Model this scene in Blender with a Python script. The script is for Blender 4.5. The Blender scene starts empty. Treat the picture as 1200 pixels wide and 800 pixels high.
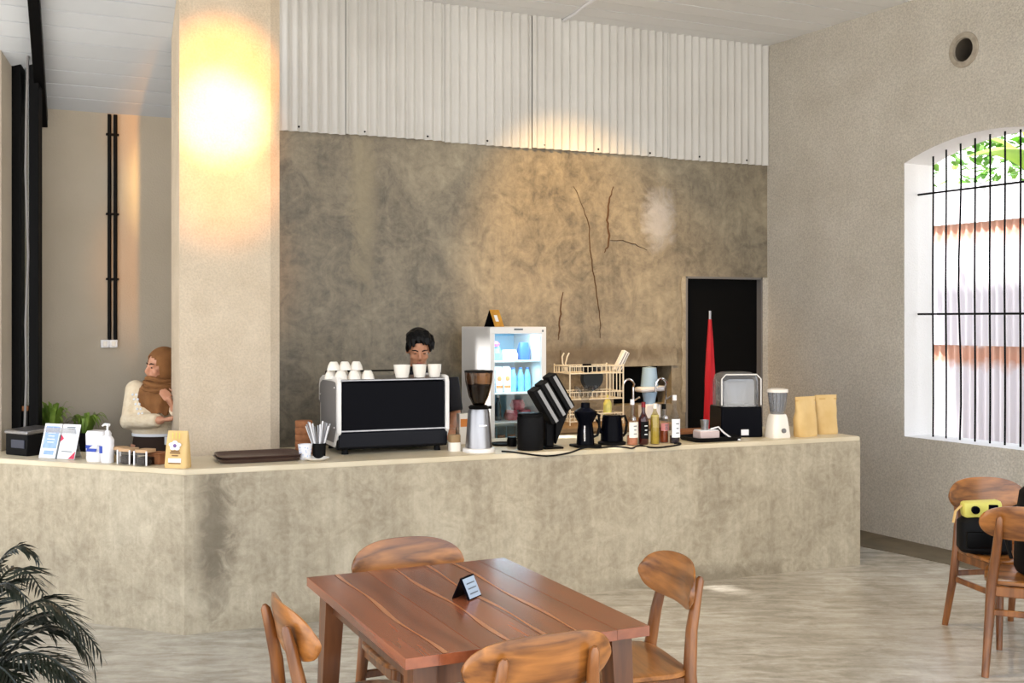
import bpy, bmesh, math, random
from mathutils import Vector, Matrix, Euler
random.seed(7)
R = math.radians
scene = bpy.context.scene
COL = scene.collection

# ---------------------------------------------------------------- camera
F, HY, CH = 1300.0, 374.0, 1.7          # focal length and horizon in pixels of the 1200x800 frame, eye height
cam = bpy.data.cameras.new('camera')
cam.sensor_width = 36.0
cam.lens = 36.0 * F / 1200.0
cam.shift_y = -(400 - HY) / 1200.0
cam.clip_start = 0.05
camo = bpy.data.objects.new('camera', cam); COL.objects.link(camo)
camo.location = (0, 0, CH); camo.rotation_euler = (R(90), 0, 0)
scene.camera = camo

# ---------------------------------------------------------------- world, lights, exposure
world = bpy.data.worlds.new('sky'); scene.world = world
world.use_nodes = True
wn = world.node_tree.nodes; wl = world.node_tree.links
bg = wn['Background']
tc = wn.new('ShaderNodeTexCoord'); sep = wn.new('ShaderNodeSeparateXYZ'); ramp = wn.new('ShaderNodeValToRGB')
wl.new(tc.outputs['Generated'], sep.inputs[0]); wl.new(sep.outputs['Z'], ramp.inputs[0]); wl.new(ramp.outputs[0], bg.inputs[0])
ramp.color_ramp.elements[0].position = 0.0; ramp.color_ramp.elements[0].color = (1.0, 0.97, 0.93, 1)
ramp.color_ramp.elements[1].position = 0.7; ramp.color_ramp.elements[1].color = (0.74, 0.85, 1.0, 1)
bg.inputs[1].default_value = 2.1
scene.view_settings.view_transform = 'Standard'
scene.view_settings.look = 'None'
scene.view_settings.gamma = 1.0
scene.view_settings.use_curve_mapping = False
scene.view_settings.exposure = 0.5

def spot(name, loc, target, energy, color, size_deg, blend=1.0, radius=0.04):
    l = bpy.data.lights.new(name, 'SPOT'); l.energy = energy; l.color = color
    l.spot_size = R(size_deg); l.spot_blend = blend; l.shadow_soft_size = radius
    o = bpy.data.objects.new(name, l); COL.objects.link(o); o.location = loc
    o.rotation_euler = (Vector(target) - Vector(loc)).to_track_quat('-Z', 'Y').to_euler()
    return o
sun = bpy.data.lights.new('sun', 'SUN'); sun.energy = 9.0; sun.angle = R(2); sun.color = (1.0, 0.98, 0.95)
suno = bpy.data.objects.new('sun', sun); COL.objects.link(suno)
suno.rotation_euler = Vector((0.55, 0.10, -0.83)).to_track_quat('-Z', 'Y').to_euler()
spot('column_spotlight', (-0.97, 4.78, 3.42), (-1.728, 6.63, 3.16), 380, (1.0, 0.36, 0.01), 24)
spot('column_spotlight_low', (-0.97, 4.78, 3.42), (-1.735, 6.63, 2.60), 240, (1.0, 0.36, 0.02), 26)
spot('column_spotlight_core', (-0.97, 4.78, 3.42), (-1.738, 6.63, 2.92), 820, (1.0, 0.66, 0.24), 19)
spot('floor_spotlight', (0.9, 5.5, 4.12), (1.35, 6.45, 0.0), 170, (1.0, 0.74, 0.40), 74)
spot('wall_spotlight', (0.42, 7.45, 4.05), (0.66, 9.12, 1.9), 300, (1.0, 0.62, 0.24), 62)

# ---------------------------------------------------------------- pixel and layout helpers
def at_z(px, py, z):
    Y = F * (CH - z) / (py - HY); return Vector(((px - 600) / F * Y, Y, z))
def at_y(px, py, Y): return Vector(((px - 600) / F * Y, Y, CH - (py - HY) / F * Y))
V2 = lambda x, y: Vector((x, y))
C0 = V2(-1.763, 5.97)                                  # front corner of the bar
U = V2(4.173, 1.71).normalized(); N = V2(-U.y, U.x)     # along the long front, and back from it
L = V2(-1.217, 0.49).normalized(); NL = V2(-L.y * -1, -L.x) # along the left front
NL = V2(0.3735, 0.9277)
TOP = 0.89
UA = math.atan2(U.y, U.x); LA = math.atan2(-L.y, -L.x)
def _solve(px, d, u, n):
    a = (px - 600) / F
    s = (a * (C0.y + n.y * d) - C0.x - n.x * d) / (u.x - a * u.y)
    return C0 + u * s + n * d
def cr(px, d, z=TOP): p = _solve(px, d, U, N); return Vector((p.x, p.y, z))      # on the long bar
def cl(px, d, z=TOP): p = _solve(px, d, L, NL); return Vector((p.x, p.y, z))     # on the left bar
B0 = V2(2.28, 9.91); W = V2(-2.123, -1).normalized(); WN = V2(0.4261, -0.9047)    # back wall
RW = V2(0.538, -1.0).normalized(); RN = V2(-0.88, -0.474)                         # right wall (RN into the room)
def wb(s, off=0.0, z=0.0): p = B0 + W * s + WN * off; return Vector((p.x, p.y, z))
def wr(s, off=0.0, z=0.0): p = B0 + RW * s + RN * off; return Vector((p.x, p.y, z))
def wb_px(px, off=0.0):
    a = (px - 600) / F; b = B0 + WN * off
    return (a * b.y - b.x) / (W.x - a * W.y)
WA = math.atan2(-W.y, -W.x)
def hgt(py, Y): return CH - (py - HY) / F * Y

# ---------------------------------------------------------------- mesh builder
class MB:
    def __init__(s): s.bm = bmesh.new(); s.mi = 0
    def _add(s, t, M=None):
        if M is not None: bmesh.ops.transform(t, matrix=M, verts=t.verts)
        me = bpy.data.meshes.new('t'); 
        for f in t.faces: f.material_index = s.mi
        t.to_mesh(me); t.free(); s.bm.from_mesh(me); bpy.data.meshes.remove(me); return s
    def box(s, c, d, bev=0.0, rot=(0, 0, 0), seg=1, taper=None, M=None):
        t = bmesh.new(); bmesh.ops.create_cube(t, size=1.0)
        for v in t.verts:
            v.co = Vector((v.co.x * d[0], v.co.y * d[1], v.co.z * d[2]))
            if taper and v.co.z > 0: v.co.x *= taper; v.co.y *= taper
        if bev: bmesh.ops.bevel(t, geom=t.edges[:], offset=bev, segments=seg, affect='EDGES', profile=0.5)
        m = Matrix.Translation(c) @ Euler(rot).to_matrix().to_4x4()
        return s._add(t, m if M is None else M @ m)
    def poly(s, pts, faces, M=None):
        t = bmesh.new(); vs = [t.verts.new(p) for p in pts]
        for f in faces:
            try: t.faces.new([vs[i] for i in f])
            except ValueError: pass
        return s._add(t, M)
    def prism(s, pts, z0, z1, M=None, bev=0.0):
        n = len(pts); t = bmesh.new()
        a = [t.verts.new((p[0], p[1], z0)) for p in pts]; b = [t.verts.new((p[0], p[1], z1)) for p in pts]
        t.faces.new(a[::-1]); t.faces.new(b)
        for i in range(n): t.faces.new((a[i], a[(i + 1) % n], b[(i + 1) % n], b[i]))
        bmesh.ops.recalc_face_normals(t, faces=t.faces)
        if bev: bmesh.ops.bevel(t, geom=t.edges[:], offset=bev, segments=2, affect='EDGES')
        return s._add(t, M)
    def lathe(s, prof, seg=20, M=None, c=(0, 0, 0), sx=1, sy=1):
        t = bmesh.new(); rings = []
        for r, z in prof:
            if r < 1e-5: rings.append([t.verts.new((c[0], c[1], c[2] + z))])
            else: rings.append([t.verts.new((c[0] + sx * r * math.cos(2 * math.pi * k / seg), c[1] + sy * r * math.sin(2 * math.pi * k / seg), c[2] + z)) for k in range(seg)])
        for a, b in zip(rings, rings[1:]):
            for k in range(seg):
                k2 = (k + 1) % seg
                if len(a) == 1 and len(b) == 1: continue
                if len(a) == 1: t.faces.new((a[0], b[k2], b[k]))
                elif len(b) == 1: t.faces.new((a[k], a[k2], b[0]))
                else: t.faces.new((a[k], a[k2], b[k2], b[k]))
        bmesh.ops.recalc_face_normals(t, faces=t.faces)
        return s._add(t, M)
    def tube(s, pts, r, seg=8, flat=1.0, caps=True, M=None):
        pts = [Vector(p) for p in pts]; n = len(pts)
        rs = r if isinstance(r, (list, tuple)) else [r] * n
        t = bmesh.new(); rings = []; up = None
        for i, p in enumerate(pts):
            d = (pts[min(i + 1, n - 1)] - pts[max(i - 1, 0)]).normalized()
            if up is None:
                up = Vector((0, 0, 1)) if abs(d.z) < 0.9 else Vector((0, 1, 0))
            x = d.cross(up)
            if x.length < 1e-4: x = d.orthogonal()
            x.normalize(); y = x.cross(d).normalized(); up = y
            rings.append([t.verts.new(p + (x * math.cos(2 * math.pi * k / seg) + y * math.sin(2 * math.pi * k / seg) * flat) * rs[i]) for k in range(seg)])
        for a, b in zip(rings, rings[1:]):
            for k in range(seg): t.faces.new((a[k], a[(k + 1) % seg], b[(k + 1) % seg], b[k]))
        if caps: t.faces.new(rings[0][::-1]); t.faces.new(rings[-1])
        bmesh.ops.recalc_face_normals(t, faces=t.faces)
        return s._add(t, M)
    def ell(s, c, r, rot=(0, 0, 0), u=16, v=10, M=None):
        t = bmesh.new(); bmesh.ops.create_uvsphere(t, u_segments=u, v_segments=v, radius=1.0)
        m = Matrix.Translation(c) @ Euler(rot).to_matrix().to_4x4() @ Matrix.Diagonal((*r, 1))
        return s._add(t, m if M is None else M @ m)
    def loft(s, secs, seg=20, M=None, p=2.0):
        # secs: (cx, cy, z, rx, ry) stacked horizontal ellipses
        t = bmesh.new(); rings = []
        for cx, cy, z, rx, ry in secs:
            ring = []
            for k in range(seg):
                a = 2 * math.pi * k / seg; ca, sa = math.cos(a), math.sin(a)
                ring.append(t.verts.new((cx + rx * math.copysign(abs(ca) ** (2 / p), ca), cy + ry * math.copysign(abs(sa) ** (2 / p), sa), z)))
            rings.append(ring)
        for a, b in zip(rings, rings[1:]):
            for k in range(seg): t.faces.new((a[k], a[(k + 1) % seg], b[(k + 1) % seg], b[k]))
        t.faces.new(rings[0][::-1]); t.faces.new(rings[-1])
        bmesh.ops.recalc_face_normals(t, faces=t.faces)
        return s._add(t, M)
    def build(s, name, mat, parent=None, smooth=True, loc=None, rotz=0.0, ang=38, remesh=0.0, relax=0):
        me = bpy.data.meshes.new(name); s.bm.to_mesh(me); s.bm.free()
        for m in (mat if isinstance(mat, (list, tuple)) else [mat]): me.materials.append(m)
        o = bpy.data.objects.new(name, me); COL.objects.link(o)
        if remesh:
            md = o.modifiers.new('r', 'REMESH'); md.mode = 'VOXEL'; md.voxel_size = remesh
            if relax:
                sm = o.modifiers.new('s', 'SMOOTH'); sm.factor = 0.5; sm.iterations = relax
            dg = bpy.context.evaluated_depsgraph_get()
            m2 = bpy.data.meshes.new_from_object(o.evaluated_get(dg)); o.modifiers.clear()
            o.data = m2; bpy.data.meshes.remove(me); me = m2; me.name = name
            if not me.materials: me.materials.append(mat)
        if smooth and len(me.polygons):
            me.shade_smooth(); me.set_sharp_from_angle(angle=R(180 if remesh else ang))
        if parent: o.parent = parent
        if loc is not None: o.location = loc
        if rotz: o.rotation_euler.z = rotz
        return o

def tag(o, label=None, cat=None, group=None, kind=None):
    if label: o['label'] = label
    if cat: o['category'] = cat
    if group: o['group'] = group
    if kind: o['kind'] = kind
    return o
def thing(name, label, cat, loc=(0, 0, 0), rotz=0.0, group=None, kind=None):
    o = bpy.data.objects.new(name, None); o.empty_display_size = 0.1; COL.objects.link(o)
    o.location = loc; o.rotation_euler.z = rotz
    return tag(o, label, cat, group, kind)
def dup(root, loc=None, rotz=None, label=None, scale=None):
    r = root.copy(); COL.objects.link(r)
    if loc is not None: r.location = loc
    if rotz is not None: r.rotation_euler.z = rotz
    if label: r['label'] = label
    if scale: r.scale = scale
    for ch in list(root.children):
        c = ch.copy(); COL.objects.link(c); c.parent = r
        for g in list(ch.children):
            d = g.copy(); COL.objects.link(d); d.parent = c
    return r

# ---------------------------------------------------------------- materials
def lin(c):
    return tuple((x / 255 / 12.92) if x / 255 <= 0.04045 else ((x / 255 + 0.055) / 1.055) ** 2.4 for x in c) + (1.0,)
def mat(name, rgb, rough=0.5, metal=0.0, rgb2=None, nscale=8.0, ndet=6.0, bump=0.0, bscale=60.0, spec=0.5, stretch=(1, 1, 1), contrast=(0.3, 0.7), trans=0.0, coat=0.0, ior=1.45, alpha=1.0, dist=0.0, emit=None, estr=0.0, vary=0.0, speck=0.0, sscale=120.0):
    m = bpy.data.materials.new(name); m.use_nodes = True
    nt = m.node_tree; nd = nt.nodes; lk = nt.links; b = nd['Principled BSDF']
    b.inputs['Base Color'].default_value = lin(rgb); b.inputs['Roughness'].default_value = rough
    b.inputs['Metallic'].default_value = metal; b.inputs['Specular IOR Level'].default_value = spec
    b.inputs['Transmission Weight'].default_value = trans; b.inputs['IOR'].default_value = ior
    b.inputs['Coat Weight'].default_value = coat; b.inputs['Alpha'].default_value = alpha
    if emit: b.inputs['Emission Color'].default_value = lin(emit); b.inputs['Emission Strength'].default_value = estr
    if rgb2 or bump:
        tcn = nd.new('ShaderNodeTexCoord'); mp = nd.new('ShaderNodeMapping'); mp.inputs['Scale'].default_value = stretch
        lk.new(tcn.outputs['Object'], mp.inputs[0])
    if rgb2:
        n = nd.new('ShaderNodeTexNoise'); n.inputs['Scale'].default_value = nscale; n.inputs['Detail'].default_value = ndet
        n.inputs['Distortion'].default_value = dist
        lk.new(mp.outputs[0], n.inputs[0])
        cr_ = nd.new('ShaderNodeValToRGB'); cr_.color_ramp.elements[0].color = lin(rgb); cr_.color_ramp.elements[1].color = lin(rgb2)
        cr_.color_ramp.elements[0].position = contrast[0]; cr_.color_ramp.elements[1].position = contrast[1]
        lk.new(n.outputs[0], cr_.inputs[0]); out = cr_.outputs[0]
        if speck:
            n3 = nd.new('ShaderNodeTexNoise'); n3.inputs['Scale'].default_value = sscale; n3.inputs['Detail'].default_value = 2
            lk.new(tcn.outputs['Object'], n3.inputs[0])
            m3 = nd.new('ShaderNodeMapRange'); m3.inputs[1].default_value = .35; m3.inputs[2].default_value = .65; m3.inputs[3].default_value = 1 - speck; m3.inputs[4].default_value = 1 + speck * .6
            lk.new(n3.outputs[0], m3.inputs[0]); h3 = nd.new('ShaderNodeHueSaturation'); lk.new(m3.outputs[0], h3.inputs['Value']); lk.new(out, h3.inputs['Color']); out = h3.outputs[0]
        if vary:
            oi = nd.new('ShaderNodeObjectInfo'); hs = nd.new('ShaderNodeHueSaturation'); mr = nd.new('ShaderNodeMapRange')
            mr.inputs[3].default_value = 1 - vary; mr.inputs[4].default_value = 1 + vary
            lk.new(oi.outputs['Random'], mr.inputs[0]); lk.new(mr.outputs[0], hs.inputs['Value']); lk.new(out, hs.inputs['Color']); out = hs.outputs[0]
        lk.new(out, b.inputs['Base Color'])
    if bump:
        n2 = nd.new('ShaderNodeTexNoise'); n2.inputs['Scale'].default_value = bscale; n2.inputs['Detail'].default_value = 4
        lk.new(tcn.outputs['Object'], n2.inputs[0])
        bp = nd.new('ShaderNodeBump'); bp.inputs['Strength'].default_value = bump; bp.inputs['Distance'].default_value = 0.01
        lk.new(n2.outputs[0], bp.inputs['Height']); lk.new(bp.outputs[0], b.inputs['Normal'])
    return m

def concrete(name, dark, mid, light, scale=1.3, rough=0.6, rvar=0.15, bump=0.15, streak=0.35, stains_and_light=(), mot=0.55, dist2=1.6, smap=(5, 5, 0.6)):
    """trowelled cement: broad clouds, fine mottling, trowel streaks; the (centre, size xyz, rgb, amount) marks are stains and painted light."""
    m = bpy.data.materials.new(name); m.use_nodes = True
    nt = m.node_tree; nd = nt.nodes; lk = nt.links; b = nd['Principled BSDF']
    tcn = nd.new('ShaderNodeTexCoord')
    def noise(sc, det, dist=0.0, rgh=0.55, vec=None):
        n = nd.new('ShaderNodeTexNoise'); n.inputs['Scale'].default_value = sc; n.inputs['Detail'].default_value = det
        n.inputs['Distortion'].default_value = dist; n.inputs['Roughness'].default_value = rgh
        lk.new(vec or tcn.outputs['Object'], n.inputs[0]); return n
    def mix(fac, a, b_, mode='MIX'):
        x = nd.new('ShaderNodeMix'); x.data_type = 'RGBA'; x.blend_type = mode
        for sock, v in ((x.inputs[0], fac), (x.inputs[6], a), (x.inputs[7], b_)):
            if hasattr(v, 'links'): lk.new(v, sock)
            else: sock.default_value = v
        return x.outputs[2]
    def rampf(src, p0, p1, c0=(0, 0, 0, 1), c1=(1, 1, 1, 1)):
        r = nd.new('ShaderNodeValToRGB'); r.color_ramp.elements[0].position = p0; r.color_ramp.elements[1].position = p1
        r.color_ramp.elements[0].color = c0; r.color_ramp.elements[1].color = c1; lk.new(src, r.inputs[0]); return r.outputs[0]
    n1 = noise(scale, 8, 0.6); n2 = noise(scale * 5, 8, dist2, 0.65); n3 = noise(scale * 22, 6, 0.4, 0.7)
    r1 = nd.new('ShaderNodeValToRGB'); e = r1.color_ramp.elements
    e[0].position = 0.38; e[0].color = lin(dark); e[1].position = 0.62; e[1].color = lin(light)
    k = r1.color_ramp.elements.new(0.5); k.color = lin(mid)
    lk.new(n1.outputs[0], r1.inputs[0])
    c = mix(mot, r1.outputs[0], rampf(n2.outputs[0], 0.33, 0.67, lin(dark), lin(light)))
    c = mix(0.30, c, rampf(n3.outputs[0], 0.3, 0.7, lin(dark), lin(light)))
    mp = nd.new('ShaderNodeMapping'); mp.inputs['Scale'].default_value = smap; lk.new(tcn.outputs['Object'], mp.inputs[0])
    ns = noise(scale * 2, 6, 0.8, 0.6, mp.outputs[0])
    c = mix(streak, c, rampf(ns.outputs[0], 0.38, 0.64, lin(dark), lin(light)), 'MIX')
    for (cx, cy, cz), (sx, sy, sz), rgb, amt in stains_and_light:
        m2 = nd.new('ShaderNodeMapping'); m2.vector_type = 'POINT'
        m2.inputs['Location'].default_value = (-cx / sx, -cy / sy, -cz / sz); m2.inputs['Scale'].default_value = (1 / sx, 1 / sy, 1 / sz)
        lk.new(tcn.outputs['Object'], m2.inputs[0])
        add = nd.new('ShaderNodeVectorMath'); add.operation = 'ADD'
        nn = nd.new('ShaderNodeVectorMath'); nn.operation = 'MULTIPLY_ADD'
        lk.new(n2.outputs[1], nn.inputs[0]); nn.inputs[1].default_value = (1.4, 1.4, 1.4); nn.inputs[2].default_value = (-0.7, -0.7, -0.7)
        lk.new(m2.outputs[0], add.inputs[0]); lk.new(nn.outputs[0], add.inputs[1])
        ln = nd.new('ShaderNodeVectorMath'); ln.operation = 'LENGTH'; lk.new(add.outputs[0], ln.inputs[0])
        f = rampf(ln.outputs['Value'], 0.35, 1.0, (amt, amt, amt, 1), (0, 0, 0, 1))
        c = mix(f, c, lin(rgb))
    lk.new(c, b.inputs['Base Color'])
    mr = nd.new('ShaderNodeMapRange'); mr.inputs[3].default_value = rough - rvar; mr.inputs[4].default_value = rough + rvar
    lk.new(n2.outputs[0], mr.inputs[0]); lk.new(mr.outputs[0], b.inputs['Roughness'])
    bp = nd.new('ShaderNodeBump'); bp.inputs['Strength'].default_value = bump; bp.inputs['Distance'].default_value = 0.02
    lk.new(n3.outputs[0], bp.inputs['Height']); lk.new(bp.outputs[0], b.inputs['Normal'])
    return m

def wood(name, dark, light, scale=6.0, rough=0.35, axis='X', coat=0.3, vary=0.0):
    m = bpy.data.materials.new(name); m.use_nodes = True
    nt = m.node_tree; nd = nt.nodes; lk = nt.links; b = nd['Principled BSDF']
    tcn = nd.new('ShaderNodeTexCoord'); mp = nd.new('ShaderNodeMapping')
    st = {'X': (0.12, 1, 1), 'Y': (1, 0.12, 1), 'Z': (1, 1, 0.12)}[axis]; mp.inputs['Scale'].default_value = st
    lk.new(tcn.outputs['Object'], mp.inputs[0])
    oi = nd.new('ShaderNodeObjectInfo')
    ad = nd.new('ShaderNodeVectorMath'); ad.operation = 'MULTIPLY_ADD'
    cx = nd.new('ShaderNodeCombineXYZ'); 
    for i in range(3): lk.new(oi.outputs['Random'], cx.inputs[i])
    lk.new(cx.outputs[0], ad.inputs[0]); ad.inputs[1].default_value = (7, 11, 5); lk.new(mp.outputs[0], ad.inputs[2])
    n = nd.new('ShaderNodeTexNoise'); n.inputs['Scale'].default_value = scale; n.inputs['Detail'].default_value = 3; n.inputs['Distortion'].default_value = 0.4
    lk.new(ad.outputs[0], n.inputs[0])
    mu = nd.new('ShaderNodeMath'); mu.operation = 'MULTIPLY'; mu.inputs[1].default_value = 9.0; lk.new(n.outputs[0], mu.inputs[0])
    fr = nd.new('ShaderNodeMath'); fr.operation = 'PINGPONG'; fr.inputs[1].default_value = 1.0; lk.new(mu.outputs[0], fr.inputs[0])
    n2 = nd.new('ShaderNodeTexNoise'); n2.inputs['Scale'].default_value = scale * 12; n2.inputs['Detail'].default_value = 4; lk.new(ad.outputs[0], n2.inputs[0])
    mx = nd.new('ShaderNodeMath'); mx.operation = 'MULTIPLY_ADD'; mx.inputs[1].default_value = 0.5; lk.new(n2.outputs[0], mx.inputs[0])
    h = nd.new('ShaderNodeMath'); h.operation = 'MULTIPLY'; h.inputs[1].default_value = 0.5; lk.new(fr.outputs[0], h.inputs[0]); lk.new(h.outputs[0], mx.inputs[2])
    r = nd.new('ShaderNodeValToRGB'); r.color_ramp.elements[0].position = 0.15; r.color_ramp.elements[1].position = 0.8
    r.color_ramp.elements[0].color = lin(dark); r.color_ramp.elements[1].color = lin(light); lk.new(mx.outputs[0], r.inputs[0])
    out = r.outputs[0]
    if vary:
        hs = nd.new('ShaderNodeHueSaturation'); mr = nd.new('ShaderNodeMapRange')
        mr.inputs[3].default_value = 1 - vary; mr.inputs[4].default_value = 1 + vary
        lk.new(oi.outputs['Random'], mr.inputs[0]); lk.new(mr.outputs[0], hs.inputs['Value']); lk.new(out, hs.inputs['Color']); out = hs.outputs[0]
    lk.new(out, b.inputs['Base Color']); b.inputs['Roughness'].default_value = rough
    b.inputs['Coat Weight'].default_value = coat; b.inputs['Coat Roughness'].default_value = 0.15
    return m

def glass(name, rgb=(255, 255, 255), tint=0.9, rough=0.03, mirror=0.16):
    """thin pane: mostly clear with a mirror share."""
    m = bpy.data.materials.new(name); m.use_nodes = True
    nt = m.node_tree; nd = nt.nodes; lk = nt.links; nd.clear()
    o = nd.new('ShaderNodeOutputMaterial'); t = nd.new('ShaderNodeBsdfTransparent'); g = nd.new('ShaderNodeBsdfGlossy'); mx = nd.new('ShaderNodeMixShader')
    fr = nd.new('ShaderNodeLayerWeight'); fr.inputs[0].default_value = 0.35
    c = lin(rgb); t.inputs[0].default_value = (c[0] * tint, c[1] * tint, c[2] * tint, 1); g.inputs['Roughness'].default_value = rough
    mm = nd.new('ShaderNodeMath'); mm.operation = 'MULTIPLY_ADD'; mm.inputs[1].default_value = 0.16; mm.inputs[2].default_value = mirror * 0.4
    lk.new(fr.outputs['Facing'], mm.inputs[0]); lk.new(mm.outputs[0], mx.inputs[0])
    lk.new(t.outputs[0], mx.inputs[1]); lk.new(g.outputs[0], mx.inputs[2]); lk.new(mx.outputs[0], o.inputs[0])
    return m

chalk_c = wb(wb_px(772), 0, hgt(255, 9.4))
band_c = wb(wb_px(715), 0, hgt(414, 9.2))
light_band_c = wb(wb_px(425), 0, 1.9)
M = {}
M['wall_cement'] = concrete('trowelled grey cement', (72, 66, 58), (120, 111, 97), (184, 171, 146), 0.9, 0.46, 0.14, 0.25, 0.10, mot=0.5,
    stains_and_light=[((chalk_c.x, chalk_c.y, chalk_c.z), (0.20, 0.20, 0.33), (200, 198, 200), 0.6),
            ((band_c.x, band_c.y, band_c.z), (1.0, 1.0, 0.10), (104, 88, 66), 0.75), ((light_band_c.x, light_band_c.y, 2.6), (0.13, 0.13, 0.9), (170, 156, 126), 0.55)])  # last mark is a vertical band of light painted into the cement colour
M['bar_cement'] = concrete('pale bar cement', (132, 119, 98), (172, 158, 133), (206, 195, 172), 1.6, 0.6, 0.12, 0.16, 0.16,
    stains_and_light=[((-1.62, 6.03, 0.55), (0.12, 0.12, 0.55), (92, 82, 66), 0.7), ((-0.9, 6.33, 0.0), (0.9, 0.5, 0.10), (120, 108, 86), 0.6),
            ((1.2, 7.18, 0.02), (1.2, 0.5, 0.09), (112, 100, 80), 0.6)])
M['top_cement'] = mat('smooth worktop cement', (206, 192, 162), 0.4, rgb2=(226, 214, 190), nscale=3, bump=0.05, bscale=40)
M['floor'] = concrete('polished cement floor', (126, 117, 102), (170, 161, 145), (216, 209, 196), 1.1, 0.20, 0.10, 0.1, 0.38, mot=0.45, dist2=0.5, smap=(1.6, 6.0, 1.0))
M['floor_dark'] = mat('dark floor edge', (96, 86, 68), 0.6, rgb2=(120, 108, 88), nscale=6)
M['stucco'] = mat('rough beige stucco', (190, 183, 170), 0.9, rgb2=(206, 200, 189), nscale=3.0, bump=0.9, bscale=70, contrast=(0.2, 0.8), speck=0.16, sscale=75)
M['stucco_white'] = mat('white reveal plaster', (232, 230, 228), 0.85, bump=0.5, bscale=80)
M['column'] = mat('column stucco', (196, 180, 158), 0.88, rgb2=(208, 193, 172), nscale=5, bump=0.5, bscale=90, speck=0.08, sscale=90)
M['beige'] = mat('beige wall paint', (176, 165, 148), 0.8, rgb2=(186, 176, 160), nscale=2, bump=0.2, bscale=90)
M['sheet'] = mat('off-white corrugated sheet', (206, 203, 198), 0.4, rgb2=(220, 218, 214), nscale=1.5, spec=0.4)
M['plank'] = mat('white ceiling board', (226, 226, 226), 0.6, rgb2=(236, 236, 236), nscale=3, stretch=(0.3, 0.3, 1), vary=0.03)
M['plank_grey'] = mat('cool grey ceiling board', (184, 188, 194), 0.6, rgb2=(200, 204, 210), nscale=3, stretch=(0.3, 0.3, 1), vary=0.04)
M['slab'] = mat('ceiling underside', (150, 148, 144), 0.8)
M['black'] = mat('black painted steel', (9, 9, 10), 0.45, spec=0.1)
M['black_gloss'] = mat('glossy black panel', (7, 8, 15), 0.25, spec=0.05)
M['black_matt'] = mat('matt black plastic', (14, 14, 16), 0.6, spec=0.15)
M['void'] = mat('black door leaf', (5, 5, 6), 0.7, spec=0.15)
M['white_metal'] = mat('white enamel', (238, 236, 234), 0.3, coat=0.2)
M['china'] = mat('white china', (244, 238, 228), 0.25, coat=0.3)
M['strip_grey'] = mat('dull silver strip', (150, 150, 152), 0.4)
M['steel'] = mat('brushed steel', (168, 168, 172), 0.36, metal=1.0, rgb2=(150, 150, 154), nscale=30, stretch=(1, 1, 0.1))
M['chrome'] = mat('chrome', (225, 226, 230), 0.12, metal=1.0)
M['grey'] = mat('grey side panel', (120, 118, 118), 0.4)
M['plastic_white'] = mat('white plastic', (240, 240, 244), 0.35)
M['clear'] = glass('clear glass', mirror=0.05)
M['clear_grey'] = glass('clear polycarbonate', (236, 240, 246), 0.86, 0.05, 0.35)
def milky(m, share=.22):
    nt = m.node_tree; nd = nt.nodes; lk = nt.links; o = [x for x in nd if x.type == 'OUTPUT_MATERIAL'][0]; src = o.inputs[0].links[0].from_socket
    d = nd.new('ShaderNodeBsdfDiffuse'); d.inputs[0].default_value = (.9, .9, .92, 1); x = nd.new('ShaderNodeMixShader'); x.inputs[0].default_value = share
    lk.new(src, x.inputs[1]); lk.new(d.outputs[0], x.inputs[2]); lk.new(x.outputs[0], o.inputs[0])
milky(M['clear_grey'], .09)
M['smoke'] = glass('smoked hopper', (214, 196, 176), 0.9, 0.05, 0.08)
M['pane'] = glass('window glass', (245, 250, 250), 0.96, 0.02, 0.1)
M['beans'] = mat('roasted coffee beans', (22, 13, 8), 0.7, spec=0.2, rgb2=(46, 26, 16), nscale=80, bump=0.8, bscale=120)
M['beans_pale'] = mat('pale coffee beans', (120, 96, 52), 0.5, rgb2=(160, 132, 80), nscale=80, bump=0.8, bscale=120)
M['kraft'] = mat('kraft paper', (214, 178, 116), 0.7, rgb2=(226, 194, 136), nscale=10, bump=0.15, bscale=25)
M['kraft_side'] = mat('kraft gusset', (196, 150, 84), 0.7, rgb2=(206, 164, 98), nscale=10)
M['lid_wood'] = mat('pale lid wood', (196, 160, 122), 0.6)
M['cork'] = mat('brown cork', (128, 80, 48), 0.75, rgb2=(156, 100, 62), nscale=30)
M['tray'] = mat('dark brown tray', (70, 52, 46), 0.35, rgb2=(84, 64, 56), nscale=4)
M['table_wood'] = wood('red brown table wood', (106, 52, 30), (154, 84, 52), 3.2, 0.24, 'Y', 0.5, 0.10)
M['sap_wood'] = wood('pale sapwood streak', (166, 102, 64), (192, 128, 84), 5, 0.26, 'Y', 0.4)
M['chair_wood'] = wood('teak chair wood', (92, 50, 18), (176, 112, 52), 7, 0.30, 'X', 0.4)
M['chair_leg_wood'] = wood('teak chair leg', (92, 50, 20), (150, 92, 42), 7, 0.32, 'Z', 0.35)
M['dark_leg_wood'] = wood('brown table leg', (80, 44, 22), (122, 74, 40), 6, 0.35, 'Z', 0.3)
M['leaf_dark'] = mat('dark palm leaf', (13, 17, 12), 0.4, rgb2=(28, 36, 22), nscale=6)
M['leaf_green'] = mat('fresh green leaf', (92, 128, 44), 0.5, rgb2=(150, 178, 76), nscale=9)
M['leaf_sun'] = mat('banana leaf', (120, 176, 40), 0.45, rgb2=(170, 214, 70), nscale=3)
M['leaf_bush'] = mat('bush leaf', (70, 130, 40), 0.5, rgb2=(130, 180, 70), nscale=6)
M['skin_w'] = mat('warm skin', (206, 152, 124), 0.5, rgb2=(198, 142, 114), nscale=9)
M['skin_m'] = mat('tan skin', (198, 142, 110), 0.5, rgb2=(188, 132, 102), nscale=9)
M['hair'] = mat('black hair', (8, 8, 9), 0.45, spec=0.2, bump=0.5, bscale=60)
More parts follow.
